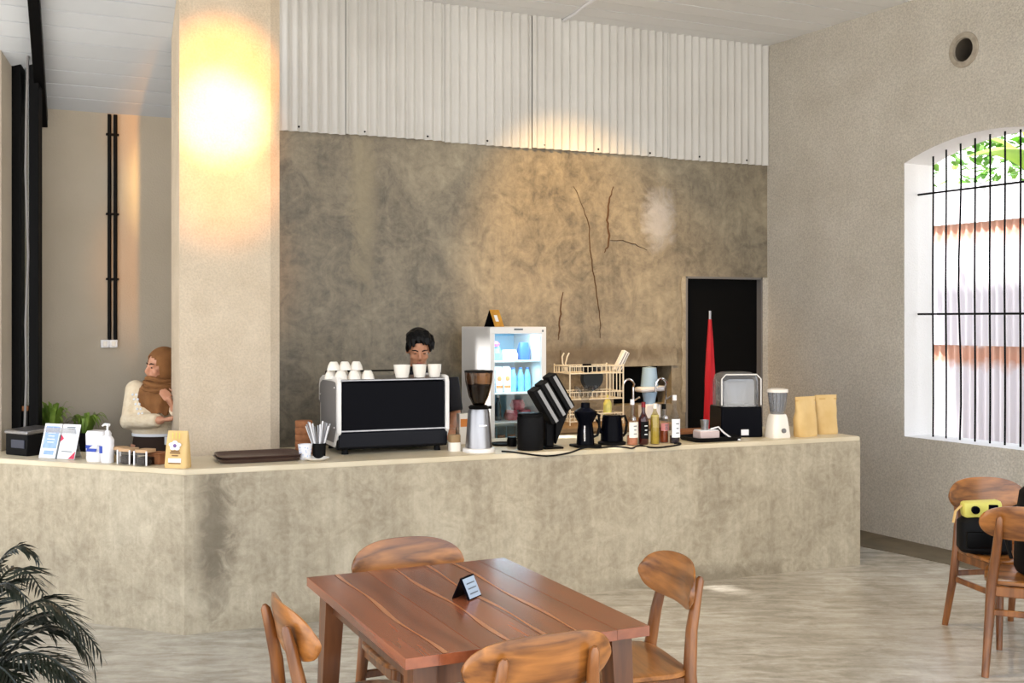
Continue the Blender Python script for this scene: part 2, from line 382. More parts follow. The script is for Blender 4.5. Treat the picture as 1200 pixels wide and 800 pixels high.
M['hijab'] = mat('brown cotton veil', (122, 80, 44), 0.85, rgb2=(144, 98, 56), nscale=12, bump=0.2, bscale=200)
M['sweater'] = mat('cream knit', (226, 208, 178), 0.9, rgb2=(236, 222, 196), nscale=30, bump=0.5, bscale=90)
M['trousers_brown'] = mat('dark brown trousers', (52, 36, 26), 0.85)
M['tshirt'] = mat('black cotton', (26, 26, 32), 0.85)
M['denim'] = mat('dark denim', (36, 40, 54), 0.85)
M['lip'] = mat('lips', (150, 78, 66), 0.45)
M['eye'] = mat('dark eye', (18, 12, 10), 0.2)
M['red_cloth'] = mat('red parasol canvas', (196, 22, 40), 0.6, rgb2=(170, 14, 30), nscale=6, stretch=(6, 6, 0.5))
M['blue_print'] = mat('blue print', (40, 70, 170), 0.5)
M['sky_print'] = mat('pale blue print', (138, 172, 226), 0.5, rgb2=(164, 190, 234), nscale=40)
M['red_print'] = mat('red print', (206, 50, 84), 0.5)
M['grey_print'] = mat('grey print', (104, 112, 118), 0.6)
M['paper'] = mat('white paper', (240, 242, 248), 0.5)
M['purple_print'] = mat('violet print', (120, 92, 150), 0.6)
M['brown_print'] = mat('brown print', (120, 84, 50), 0.6)
M['yellow'] = mat('yellow shell', (216, 208, 104), 0.45)
M['orange'] = mat('orange print', (232, 142, 60), 0.5)
M['cyan'] = mat('cyan packet', (96, 190, 226), 0.4, rgb2=(140, 214, 240), nscale=14)
M['magenta'] = mat('magenta packet', (214, 96, 190), 0.4)
M['blue_pack'] = mat('blue bottle', (40, 110, 190), 0.25)
M['red_pack'] = mat('red meat packet', (150, 48, 62), 0.35, rgb2=(206, 110, 120), nscale=30)
M['rust'] = None
M['back_cement'] = mat('brown back counter', (140, 112, 78), 0.6, rgb2=(176, 146, 106), nscale=5)
M['rack_wire'] = mat('cream coated wire', (236, 226, 204), 0.35)
M['amber'] = mat('amber drink', (150, 74, 40), 0.15, rgb2=(120, 50, 26), nscale=4)
M['pinkish'] = mat('pink syrup', (200, 132, 100), 0.15)
M['yellow_liquid'] = mat('yellow syrup', (206, 190, 108), 0.2)
M['dark_red'] = mat('dark red bottle', (54, 10, 14), 0.12, coat=0.5)
M['lilac_steel'] = mat('blue water bottle', (168, 200, 230), 0.25)
M['ground'] = mat('pale ground', (190, 180, 160), 0.9, rgb2=(170, 160, 140), nscale=2)
def rust_sheet():
    m = mat('weathered zinc sheet', (226, 224, 232), 0.6)
    nt = m.node_tree; nd = nt.nodes; lk = nt.links; b = nd['Principled BSDF']
    tcn = nd.new('ShaderNodeTexCoord'); sp = nd.new('ShaderNodeSeparateXYZ'); lk.new(tcn.outputs['Object'], sp.inputs[0])
    n = nd.new('ShaderNodeTexNoise'); n.inputs['Scale'].default_value = 9; lk.new(tcn.outputs['Object'], n.inputs[0])
    ma = nd.new('ShaderNodeMath'); ma.operation = 'MULTIPLY_ADD'; ma.inputs[1].default_value = 0.22; lk.new(n.outputs[0], ma.inputs[0]); lk.new(sp.outputs['Z'], ma.inputs[2])
    r = nd.new('ShaderNodeValToRGB'); e = r.color_ramp.elements
    e[0].position = 0.0; e[0].color = lin((226, 222, 232)); e[1].position = 1.0; e[1].color = lin((236, 232, 238))
    for p, c in ((0.82, (226, 222, 232)), (0.90, (210, 160, 140)), (0.97, (214, 170, 152))):
        x = e.new(p); x.color = lin(c)
    dv = nd.new('ShaderNodeMath'); dv.operation = 'DIVIDE'; dv.inputs[1].default_value = 1.55; lk.new(ma.outputs[0], dv.inputs[0])
    lk.new(dv.outputs[0], r.inputs[0]); lk.new(r.outputs[0], b.inputs['Base Color'])
    return m
M['rust'] = rust_sheet(); M['zinc'] = mat('plain zinc sheet', (232, 230, 236), 0.6)

# ================================================================= SETTING
def struct(o): o['kind'] = 'structure'; return o
def quadgrid_wall(fn, ss, zs, hole, thick_off, mb):
    """front and back faces with the cells for which hole(i, j) is true left open, and their reveals."""
    for off, flip in ((0.0, False), (-thick_off, True)):
        for i in range(len(ss) - 1):
            for j in range(len(zs) - 1):
                if hole(i, j): continue
                q = [fn(ss[i], off, zs[j]), fn(ss[i + 1], off, zs[j]), fn(ss[i + 1], off, zs[j + 1]), fn(ss[i], off, zs[j + 1])]
                mb.poly(q if flip else q[::-1], [(0, 1, 2, 3)])
    ni, nj = len(ss) - 1, len(zs) - 1
    for i in range(ni + 1):
        for j in range(nj):
            a = i > 0 and not hole(i - 1, j); b = i < ni and not hole(i, j)
            if a != b: mb.poly([fn(ss[i], 0, zs[j]), fn(ss[i], -thick_off, zs[j]), fn(ss[i], -thick_off, zs[j + 1]), fn(ss[i], 0, zs[j + 1])], [(0, 1, 2, 3)])
    for j in range(nj + 1):
        for i in range(ni):
            a = j > 0 and not hole(i, j - 1); b = j < nj and not hole(i, j)
            if a != b: mb.poly([fn(ss[i], 0, zs[j]), fn(ss[i + 1], 0, zs[j]), fn(ss[i + 1], -thick_off, zs[j]), fn(ss[i], -thick_off, zs[j])], [(0, 1, 2, 3)])

# floor
b = MB(); b.box((0, 5, -0.05), (26, 26, 0.1)); floor = struct(b.build('floor', M['floor'], smooth=False))
# darker strip of the floor along the right wall
b = MB(); b.prism([wr(0.9, 0.0).xy, wr(3.4, 0.0).xy, wr(3.2, 0.34).xy, wr(1.9, 0.42).xy, wr(1.0, 0.55).xy], 0.0, 0.004); b.build('floor_strip', M['floor_dark'], floor, smooth=False)

ZC, ZB = 4.155, 3.08
d_l, d_r = wb_px(803), 0.055                       # door opening along the back wall
w_l, w_r = wb_px(787), wb_px(719)                  # serving hatch
door_top = 2.07
ss = [0.0, d_r, d_l, w_l, w_r, 4.75]; zs = [0.0, 0.98, 1.305, door_top, ZB]
def hole(i, j): return (i == 1 and j < 3) or (i == 3 and j == 1)
b = MB(); quadgrid_wall(wb, ss, zs, hole, 0.22, b)
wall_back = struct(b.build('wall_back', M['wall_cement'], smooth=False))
# pale plaster strip between the door and the corner, rough plaster edge left of the door
b = MB(); b.prism([wb(0.0, 0.0).xy, wb(d_r, 0.0).xy, wb(d_r, 0.012).xy, wb(0.0, 0.012).xy], 0, door_top); b.build('plaster_strip', M['stucco'], wall_back, smooth=False)
b = MB(); pts = []
for k in range(15):
    z = 0.9 + k * (door_top - 0.9) / 14; pts.append((d_l + 0.03 + 0.03 * random.random(), z))
f_ = [wb(d_l, 0.008, z) for _, z in pts]; g_ = [wb(s, 0.008, z) for s, z in pts]
b.poly(f_ + g_, [(k, k + 1, 16 + k, 15 + k) for k in range(14)]); tag(b.build('broken_plaster_edge', M['bar_cement'], wall_back, smooth=False), 'pale chipped plaster edge beside the door')
# cracks in the cement
def crack(pix, r0):
    pts = []
    for i, (px, py) in enumerate(pix):
        s = wb_px(px); p = wb(s, 0.002); pts.append(wb(s, 0.002, hgt(py, p.y)))
    fine = []
    for a, c in zip(pts, pts[1:]):
        for k in range(4): fine.append(a.lerp(c, k / 4) + Vector((random.uniform(-.006, .006), 0, random.uniform(-.006, .006))))
    fine.append(pts[-1]); n = len(fine)
    mb = MB(); mb.tube(fine, [r0 * (0.35 + 0.65 * math.sin(math.pi * (i + 0.5) / n)) for i in range(n)], 5, 0.4)
    return mb.build('crack', M['crack'], wall_back)
M['crack'] = mat('brown crack', (84, 62, 44), 0.9)
crack([(672, 218), (684, 244), (691, 268), (691, 290), (693, 305), (697, 330), (700, 352), (703, 378), (703, 396)], 0.011)
crack([(719, 218), (713, 236), (711, 258), (714, 276), (712, 289), (708, 296)], 0.010)
crack([(714, 281), (730, 281), (744, 286), (758, 293)], 0.008)
crack([(659, 342), (657, 362), (655, 386), (654, 398)], 0.008)
# lintel over the serving hatch
b = MB(); b.prism([wb(w_l - 0.05, 0).xy, wb(w_r + 0.5, 0).xy, wb(w_r + 0.5, 0.012).xy, wb(w_l - 0.05, 0.012).xy], 1.305, 1.45)
tag(b.build('lintel', M['wall_cement'], wall_back, smooth=False), 'rough brown cement band over the serving hatch')
# dark space behind the hatch
b = MB(); b.box((0, 0, 0), (1.0, 0.5, 0.7)); o = b.build('hatch_recess', M['void'], wall_back, smooth=False)
o.location = wb((w_l + w_r) / 2, -0.23 - 0.26, 1.14); o.rotation_euler.z = WA
# beige wall left of the column, same plane
b = MB(); b.prism([wb(4.75, 0).xy, wb(9.5, 0).xy, wb(9.5, -0.2).xy, wb(4.75, -0.2).xy], 0, 3.14); wall_left = struct(b.build('wall_left', M['beige'], smooth=False))

# corrugated cladding over the cement
upper = thing('wall_upper', 'off-white corrugated sheets above the grey cement wall', None, kind='structure')
del upper['label']
jo = [0.0, wb_px(780), wb_px(622), wb_px(520), 3.9, 4.75]
pitch = 0.0745
for k in range(5):
    s0, s1 = jo[k] , jo[k + 1] - 0.004; n = max(8, int((s1 - s0) / pitch * 8)); b = MB(); lo, hi, bk = [], [], []
    base = 0.02 + 0.006 * (k % 2); zb = ZB - 0.012 + 0.006 * (k % 2)
    for i in range(n + 1):
        s = s0 + (s1 - s0) * i / n; off = base + 0.016 * (math.sin(2 * math.pi * s / pitch) * 0.85 + 0.15 * math.sin(4 * math.pi * s / pitch))
        lo.append(wb(s, off, zb)); hi.append(wb(s, off, ZC - 0.01))
    b.poly(lo + hi, [(i, n + 1 + i, n + 2 + i, i + 1) for i in range(n)]); b.build('corrugated_sheet', M['sheet'], upper, ang=80)
b = MB(); b.prism([wb(0, 0.0).xy, wb(4.75, 0).xy, wb(4.75, -0.1).xy, wb(0, -0.1).xy], ZB, ZC + 0.05); b.build('backing', M['slab'], upper, smooth=False)
b = MB()
for k in range(9):
    b.ell(wb(0.25 + k * 0.5, 0.034, ZB + 0.02), (0.008, 0.008, 0.008), u=8, v=6)
tag(b.build('screw_heads', M['black'], upper), kind='stuff')

# right wall with an arched window and a round vent
W0, W1, SILL, SPR, APX = 1.56, 3.06, 0.80, 2.90, 3.045
NA = 16
def arch(s):
    x = (s - (W0 + W1) / 2) / ((W1 - W0) / 2); return SPR + (APX - SPR) * (1 - x * x) ** 0.5 if abs(x) < 1 else SPR
def archc(s):
    half = (W1 - W0) / 2; rise = APX - SPR; rad = (half * half + rise * rise) / (2 * rise); x = s - (W0 + W1) / 2
    return APX - rad + math.sqrt(max(0, rad * rad - x * x))
VS, VZ, VR = 2.11, 3.655, 0.085
b = MB()
def rq(s0, z0, s1, z1, z0b=None, z1b=None, off=0.0):
    z0b = z0 if z0b is None else z0b; z1b = z1 if z1b is None else z1b
    b.poly([wr(s0, off, z0), wr(s1, off, z0b), wr(s1, off, z1b), wr(s0, off, z1)], [(0, 1, 2, 3)])
TH = 0.31
for off in (0.0, -TH):
    rq(0, 0, W0, 3.4, off=off); rq(W1, 0, 7.5, 3.4, off=off); rq(W0, 0, W1, SILL, off=off)
    for k in range(NA):
        a, c = W0 + (W1 - W0) * k / NA, W0 + (W1 - W0) * (k + 1) / NA
        rq(a, archc(a), c, 3.4, z0b=archc(c), z1b=3.4, off=off)
    rq(0, 3.4, VS - .15, 4.2, off=off); rq(VS + .15, 3.4, 7.5, 4.2, off=off)
    rq(VS - .15, 3.4, VS + .15, VZ - .15, off=off); rq(VS - .15, VZ + .15, VS + .15, 4.2, off=off)
    sq = []
    for k in range(32):
        t = 2 * math.pi * k / 32; c_, s_ = math.cos(t), math.sin(t); q = 0.15 / max(abs(c_), abs(s_)); sq.append((c_ * q, s_ * q))
    ci = [(VR * math.cos(2 * math.pi * k / 32), VR * math.sin(2 * math.pi * k / 32)) for k in range(32)]
    b.poly([wr(VS + x, off, VZ + z) for x, z in sq] + [wr(VS + x, off, VZ + z) for x, z in ci], [(k, (k + 1) % 32, 32 + (k + 1) % 32, 32 + k) for k in range(32)])
b.poly([wr(0, 0, 4.2), wr(7.5, 0, 4.2), wr(7.5, -TH, 4.2), wr(0, -TH, 4.2)], [(0, 1, 2, 3)])
b.poly([wr(7.5, 0, 0), wr(7.5, -TH, 0), wr(7.5, -TH, 4.2), wr(7.5, 0, 4.2)], [(0, 1, 2, 3)])
wall_right = struct(b.build('wall_right', M['stucco'], smooth=False))
# vent pipe
vent = thing('round_vent', 'round vent pipe with a cement ring high on the beige right wall', 'vent', wr(VS, 0, VZ), math.atan2(RN.y, RN.x) + R(90))
Mx = Matrix.Rotation(R(90), 4, 'X')
b = MB(); b.lathe([(0.085, -0.012), (0.125, -0.010), (0.130, 0.0), (0.125, 0.010), (0.088, 0.014), (0.085, -0.012)], 32, Mx)
b.build('cement_ring', M['vent_ring'] if 'vent_ring' in M else mat('grey cement ring', (150, 140, 126), 0.9, rgb2=(178, 168, 152), nscale=25, bump=0.4), vent)
b = MB(); b.lathe([(0.084, -0.01), (0.084, -0.26), (0.0, -0.27)], 32, Mx); o = b.build('pipe', mat('dark pipe bore', (92, 84, 74), 0.8), vent)
o.data.flip_normals()

# arched window: plaster reveal, bars
win = thing('window_1', None, None, kind='structure')
b = MB()
for s, in ((W0,), (W1,)):
    b.poly([wr(s, 0, SILL), wr(s, -TH, SILL), wr(s, -TH, SPR), wr(s, 0, SPR)], [(0, 1, 2, 3)])
b.poly([wr(W0, 0, SILL), wr(W1, 0, SILL), wr(W1, -TH, SILL), wr(W0, -TH, SILL)], [(0, 1, 2, 3)])
for k in range(NA):
    a, c = W0 + (W1 - W0) * k / NA, W0 + (W1 - W0) * (k + 1) / NA
    b.poly([wr(a, 0, archc(a)), wr(c, 0, archc(c)), wr(c, -TH, archc(c)), wr(a, -TH, archc(a))], [(0, 1, 2, 3)])
b.build('window_reveal', M['stucco_white'], win, smooth=False)
for k in range(11):
    s = W0 + 0.127 * (k + 1) + random.uniform(-.006, .006); bend = 0.012 if k == 2 else 0.003; b = MB()
    b.tube([wr(s + bend * math.sin(i * 1.1), -0.165, SILL - .01 + (archc(s) + .01 - SILL) * i / 8) for i in range(9)], 0.0075, 8); b.build('window_bar', M['black'], win)
for z in (1.74, 2.665):
    b = MB(); b.tube([wr(W0 + .0, -0.15, z), wr(W1 - .0, -0.15, z)], 0.008, 8); b.build('window_rail', M['black'], win)

# ceilings
b = MB(); b.prism([wb(-0.35, -0.2).xy, wb(4.75, -0.2).xy, wb(4.75, 2.1).xy, wb(9.5, 2.1).xy, wb(9.5, 6.3).xy, wb(-6.5, 6.3).xy, wr(7.5, -0.3).xy], ZC, ZC + 0.15)
ceiling = struct(b.build('ceiling', M['slab'], smooth=False))
pw = 0.2
for k in range(12):
    b = MB(); o0 = 0.003 + k * pw; sl = 0.0
    b.prism([wb(-(0.538 * 1.136 * 0 + o0 * 0.06), o0).xy, wb(4.75, o0).xy, wb(4.75, o0 + pw - 0.012).xy, wb(-(o0 + pw) * 0.06, o0 + pw - 0.012).xy], ZC - 0.02 - 0.002 * (k % 2), ZC)
    b.build('ceiling_board', M['plank'], ceiling, smooth=False)
# sloping boarded ceiling of the bay left of the column
bay = thing('ceiling_bay', None, None, kind='structure')
SL = 0.5
for k in range(17):
    o0, o1 = k * 0.125, k * 0.125 + 0.117; z0, z1 = 3.1 + SL * o0, 3.1 + SL * o1; b = MB()
    p = [wb(4.72, o0, z0), wb(9.5, o0, z0), wb(9.5, o1, z1), wb(4.72, o1, z1)]
    b.poly(p + [v + Vector((0, 0, 0.02)) for v in p], [(3, 2, 1, 0), (4, 5, 6, 7), (0, 1, 5, 4), (2, 3, 7, 6), (1, 2, 6, 5), (3, 0, 4, 7)]); b.build('ceiling_board', M['plank_grey'], bay, smooth=False)
b = MB(); p = [wb(4.7, 0, 3.14), wb(9.5, 0, 3.14), wb(9.5, 2.15, 4.215), wb(4.7, 2.15, 4.215)]
b.poly(p + [v + Vector((0, 0, 0.04)) for v in p], [(3, 2, 1, 0), (4, 5, 6, 7), (0, 1, 5, 4), (2, 3, 7, 6), (1, 2, 6, 5), (3, 0, 4, 7)]); b.build('ceiling_deck', M['slab'], bay, smooth=False)
# black sloping beam under the bay ceiling
b = MB(); p0 = Vector((-3.115, 7.36, 3.03)); p1 = Vector((-2.62, 6.02, 3.84))
dv = (p1 - p0); q = dv.to_track_quat('Y', 'Z').to_matrix().to_4x4()
b.box((0, 0, 0), (0.065, dv.length, 0.10), 0.004, M=Matrix.Translation((p0 + p1) / 2 - Vector((0, 0, .02))) @ q); struct(b.build('trim_1', M['black'], smooth=False))
# white conduit on the ceiling
b = MB(); e0 = at_z(660, 24, ZC - 0.03); e1 = at_z(706, -6, ZC - 0.03)
b.tube([e0, e0.lerp(e1, .3) + Vector((.01, 0, 0)), e0.lerp(e1, .6) - Vector((.01, 0, 0)), e1, e1 + (e1 - e0) * 2], 0.011, 8)
tag(b.build('ceiling_cable', M['plastic_white']), 'white cable clipped across the white ceiling boards', 'cable')

# column
P = lambda s, d: (C0 + U * s + N * d)
b = MB(); b.prism([P(.033, .6), P(.566, .6), P(.625, .628), P(.625, 1.1), P(.033, 1.1)], 0, 4.4)
struct(b.build('wall_column', M['column'], smooth=False))
# pale pillar edge at the far left of the frame
q = at_y(5, 500, 6.85); b = MB(); b.box((q.x - 0.25, q.y + 0.1, 2.1), (0.5, 0.3, 4.2), 0.01); struct(b.build('wall_pillar', M['beige'], smooth=False))

# steel framed window at the left
win2 = thing('window_2', None, None, kind='structure')
def post(px0, px1, Y, z0, z1, name='window_post'):
    x0, x1 = (px0 - 600) / F * Y, (px1 - 600) / F * Y; mb = MB(); mb.box(((x0 + x1) / 2, Y + .03, (z0 + z1) / 2), (x1 - x0, 0.06, z1 - z0), 0.004); return mb.build(name, M['black'], win2, smooth=False)
post(8, 24.5, 6.95, 0, 4.1); post(33.5, 45, 6.97, 0, 4.1)
xa, xb = (24.5 - 600) / F * 6.98, (33.5 - 600) / F * 6.98
b = MB(); b.box(((xa + xb) / 2, 7.0, 2.6), (xb - xa, 0.006, 2.9)); b.build('window_pane', M['pane'], win2, smooth=False)
b = MB(); b.box(((xa + xb) / 2, 7.0, hgt(478, 7)), (xb - xa, 0.07, 0.03)); tag(b.build('window_sill', M['cork'], win2, smooth=False), 'brown wooden sill between the black posts')
b = MB(); b.box(((xa + xb) / 2, 7.0, hgt(480, 7) / 2), (xb - xa, 0.05, hgt(480, 7))); b.build('window_panel', M['black'], win2, smooth=False)
b = MB(); b.tube([at_y(px, py, 6.9) for px, py in ((31, -10), (33, 60), (31, 130), (30, 200), (33, 300), (30, 380), (31, 440), (29, 500), (30, 530))], 0.008, 8)
tag(b.build('hanging_cable', M['grey']), 'grey cable hanging down between the two black window posts', 'cable')

# door: black leaf with a thin steel frame
door = thing('door_1', None, None, kind='structure')
b = MB(); b.prism([wb(d_r, -0.06).xy, wb(d_l, -0.06).xy, wb(d_l, -0.10).xy, wb(d_r, -0.10).xy], 0, door_top); b.build('door_leaf', M['void'], door, smooth=False)
for s0, s1 in ((d_l - 0.022, d_l), (d_r, d_r + 0.016)):
    b = MB(); b.prism([wb(s0, 0.006).xy, wb(s1, 0.006).xy, wb(s1, -0.058).xy, wb(s0, -0.058).xy], 0, door_top); b.build('door_jamb', M['door_jamb'] if 'door_jamb' in M else M['grey'], door, smooth=False)
b = MB(); b.prism([wb(d_r, 0.006).xy, wb(d_l, 0.006).xy, wb(d_l, -0.058).xy, wb(d_r, -0.058).xy], door_top - 0.018, door_top); b.build('door_head', M['grey'], door, smooth=False)

# ================================================================= OUTSIDE the window
def wo(s, off, z=0): return wr(s, -TH - off, z)
b = MB(); b.prism([wo(-6, 0.05).xy, wo(7, 0.05).xy, wo(7, 8).xy, wo(-6, 8).xy], 0.0, 0.02); tag(b.build('ground', M['ground'], smooth=False), kind='structure')
fence = thing('corrugated_fence', 'weathered corrugated metal fence with rust bands seen through the barred window', 'fence', wo(2, 1.5))
for row, (z0, z1, off) in enumerate(((0.0, 1.52, 1.55), (1.46, 2.66, 1.50), (2.58, 2.92, 1.46))):
    for k in range(5):
        s0 = -2.2 + k * 1.05; s1 = s0 + 1.08; n = 90; lo, hi = [], []
        for i in range(n + 1):
            s = s0 + (s1 - s0) * i / n; o_ = off + 0.016 * math.sin(2 * math.pi * s / 0.085) - 0.01 * (k % 2)
            zt = z1 + (0.02 * math.sin(s * 7) if row < 2 else 0.03 * math.sin(s * 3))
            lo.append(wo(s, o_, z0) - wo(2, 1.5) - Vector((0, 0, 0))); hi.append(wo(s, o_, zt) - wo(2, 1.5))
        z_off = z1 - 1.46
        b = MB(); b.poly([v - Vector((0, 0, z_off)) for v in lo + hi], [(i, n + 1 + i, n + 2 + i, i + 1) for i in range(n)])
        o = b.build('fence_sheet', M['rust'] if row < 2 else M['zinc'], fence, ang=80); o.location.z = z_off
# banana plant and bush above the fence
def leaf_mesh(mb, base, tip, width, droop, n=8):
    base, tip = Vector(base), Vector(tip); ax = tip - base; side = ax.cross(Vector((0, 0, 1))).normalized(); v = []
    for i in range(n + 1):
        t = i / n; c = base.lerp(tip, t) + Vector((0, 0, droop * math.sin(math.pi * t) - droop * t * t)); w = width * math.sin(math.pi * min(1, 0.06 + t * 0.93)) ** 0.6
        v += [c - side * w / 2 - Vector((0, 0, w * .12)), c, c + side * w / 2 - Vector((0, 0, w * .12))]
    f = []
    for i in range(n): k = 3 * i; f += [(k, k + 1, k + 4, k + 3), (k + 1, k + 2, k + 5, k + 4)]
    mb.poly(v, f)
ban = thing('banana_plant', 'bright green banana leaves rising above the corrugated fence', 'plant', wo(1.2, 2.4))
b = MB(); b.tube([(0, 0, 0), (0.03, 0, 1.4), (0, 0, 2.8)], [.13, .11, .07], 10); b.build('stem', M['leaf_bush'], ban)
for k in range(9):
    a = k * 2.4; b = MB(); leaf_mesh(b, (0, 0, 2.6 + .05 * (k % 3)), (math.cos(a) * (1.2 + .3 * (k % 2)), math.sin(a) * 1.1, 3.4 + 0.35 * (k % 4)), 0.42, 0.25); b.build('leaf', M['leaf_sun'], ban)
bush = thing('bush', 'dense green bush behind the fence beyond the window', 'bush', wo(0.2, 3.0))
b = MB(); b.tube([(0, 0, 0), (.05, 0, 1.6), (0, .1, 3.0)], [.1, .08, .04], 8); b.build('trunk', M['cork'], bush)
b = MB()
for k in range(900):
    p = Vector((random.gauss(0, .8), random.gauss(0, .5), 3.3 + random.gauss(0, .5))); d = Vector((random.uniform(-1, 1), random.uniform(-1, 1), random.uniform(-.6, .8))).normalized()
    leaf_mesh(b, p, p + d * random.uniform(.1, .2), 0.08, 0.01, 2)
tag(b.build('foliage', M['leaf_bush'], bush, smooth=False), kind='stuff')

# ================================================================= BAR
bar = thing('bar_counter', 'long angled cement bar counter with a pale smooth top', 'bar counter', (C0.x, C0.y, 0))
pl = [L * 2.4, V2(0, 0), U * 4.51, U * 4.51 + N * .85, U * .66 + N * .85, U * .66 + N * .595, U * .02 + N * .595, L * 2.4 + NL * .44]
b = MB(); b.prism(pl, 0, TOP - 0.03); b.build('bar_body', M['bar_body'] if 'bar_body' in M else M['bar_cement'], bar, smooth=False)
bar.children[0].location = (-C0.x, -C0.y, 0)
me = bar.children[0].data
me.transform(Matrix.Translation((C0.x, C0.y, 0)))
b = MB(); b.prism(pl, TOP - 0.03, TOP, bev=0.004); b.build('worktop', M['top_cement'], bar, smooth=False)

# back counter along the cement wall
s0, s1 = wb_px(793, .6), wb_px(643, .6)
bc = thing('back_counter', 'low brown back counter along the cement wall', 'counter', wb((s0 + s1) / 2, 0.31), WA)
b = MB(); b.box((0, 0, 0.42), (s1 - s0 - .02, 0.56, 0.84), 0.005); b.build('counter_body', M['back_cement'], bc, smooth=False)
b = MB(); b.box((0, 0, 0.86), (s1 - s0, 0.6, 0.04), 0.006); b.build('counter_top', M['back_cement'], bc, smooth=False)
BT = 0.88

# ================================================================= ESPRESSO MACHINE
mp_ = cr(395, 0.30); me_ = cr(526, 0.30); mw = (me_ - mp_).length
mach = thing('espresso_machine', 'large black and white espresso machine seen from its rear on the bar', 'coffee machine', mp_, UA)
for k, (x, y) in enumerate(((.06, .05), (mw - .06, .05), (.06, .40), (mw - .06, .40))):
    b = MB(); b.lathe([(0, 0), (.022, 0), (.018, .03), (0, .03)], 12, c=(x, y, 0)); b.build('foot', M['black_matt'], mach)
b = MB(); b.box((mw / 2, .22, .085), (mw - .01, .40, .11), .006); b.build('lower_body', M['black_matt'], mach, smooth=False)
b = MB(); b.box((mw / 2, .24, .285), (mw - .05, .44, .29), .006); b.build('body', M['grey'], mach, smooth=False)
b = MB(); b.box((mw / 2, .008, .285), (mw - .055, .02, .30), .008); b.build('rear_panel', M['black_gloss'], mach)
b = MB(); b.box((mw / 2, .0, .142), (mw - .02, .012, .008)); b.build('trim_strip', M['steel'], mach, smooth=False)
b = MB(); b.box((mw / 2, .006, .088), (mw - .02, .014, .09), .004); b.build('lower_panel', M['lower_panel'] if 'lower_panel' in M else mat('dark blue grey panel', (16, 18, 26), 0.35, spec=0.15), mach, smooth=False)
prof = [(-.012, .135), (-.012, .43), (.005, .462), (.06, .468), (.40, .462), (.47, .44), (.495, .40), (.495, .30), (.455, .29), (.455, .12), (.44, .04), (.06, .04)]
for x0, side in ((0.0, -1), (mw - .024, 1)):
    Mside = Matrix(((0, 0, 1, 0), (1, 0, 0, 0), (0, 1, 0, 0), (0, 0, 0, 1)))
    b = MB(); b.prism(prof, x0, x0 + .024, M=Mside, bev=.004); sp_ = b.build('side_panel', M['white_metal'], mach, smooth=False)
    cx_, cy_ = .24, .25; pr2 = [(cx_ + (y - cx_) * .86, cy_ + (z - cy_) * .86) for y, z in prof[:]]
    xx = x0 - .003 if side < 0 else x0 + .021
    b = MB(); b.prism(pr2, xx, xx + .006, M=Mside); b.build('side_inlay', M['grey'], sp_, smooth=False)
    b = MB(); 
    for yy, zz in ((.06, .40), (.06, .16), (.44, .34), (.40, .16)): b.ell((xx if side < 0 else xx + .006, yy, zz), (.004, .007, .007), u=8, v=6)
    tag(b.build('screws', M['chrome'], sp_), kind='stuff')
b = MB(); b.box((mw / 2, .235, .443), (mw - .05, .45, .012), .003); b.build('cup_tray', M['steel'], mach, smooth=False)
b = MB(); b.tube([(.03, .44, .45), (.03, .44, .48), (mw - .03, .44, .48), (mw - .03, .44, .45)], .005, 8); b.build('cup_rail', M['black'], mach)
for x in (.2, .52):
    b = MB(); b.tube([(x, .46, .30), (x, .60, .27)], [.016, .012], 8); b.lathe([(0, -.03), (.034, -.03), (.036, .02), (0, .02)], 14, c=(x, .47, .28)); b.build('portafilter', M['steel'], mach)

MT = Matrix.Translation(mp_) @ Matrix.Rotation(UA, 4, 'Z')
CT = TOP + 0.449
def cup_proto(name, r0, r1, h, label, group, flip=False):
    t = thing(name, label, 'cup', (0, 0, 0), 0, group); w = .004
    pr = [(0, .0), (r0 * .8, 0), (r0, .004), (r0 * .35 + r1 * .65, h * .5), (r1, h), (r1 - w, h), (r0 * .4 + r1 * .6 - w, h * .5), (r0 * .7, w * 1.5), (0, w * 1.5)]
    if flip: pr = [(r, h - z) for r, z in pr]
    b = MB(); b.lathe(pr, 20); b.build('cup_body', M['china'], t)
    return t
def mpt(px, d, z=CT):
    p = cr(px, d); return Vector((p.x, p.y, z))
G1 = 'small white cups stacked upside down on the espresso machine'
cp = cup_proto('coffee_cup', .024, .041, .052, '', G1, True)
front = [(399.5, .37), (415, .37), (431, .37)]; back = [(388, .47), (402, .48), (417, .48)]; topl = [(391, .43), (404, .43), (417.5, .43)]
labs = ['leftmost small white cup in front row on the left end of the machine', 'middle small white cup of front row on the left half of the machine', 'right small white cup of front row, beside the empty rail of the machine',
        'small white cup in the rear row, far left on the espresso machine', 'small white cup in the rear row, second from left on the machine', 'small white cup in the rear row, third from left on the machine',
        'leftmost white cup of the upper layer on the stacked cups', 'middle white cup of the upper layer on the stacked cups', 'rightmost white cup of the upper layer on the stacked cups']
for k, (px, d) in enumerate(front + back + topl):
    z = CT + (.053 if k >= 6 else 0); q = mpt(px, d, z)
    if k == 0: cp.location = q; cp['label'] = labs[0]
    else: dup(cp, q, 0, labs[k])
cp2 = cup_proto('coffee_cup', .040, .052, .082, 'left of three tall white cups on the right of the espresso machine', 'tall white cups on the espresso machine')
for k, (px, l_) in enumerate(((471, None), (491.5, 'middle of three tall white cups on the right of the espresso machine'), (509, 'right of three tall white cups on the right of the espresso machine'))):
    q = mpt(px, .37)
    if k == 0: cp2.location = q
    else: dup(cp2, q, 0, l_, (.84, .84, 1.0))

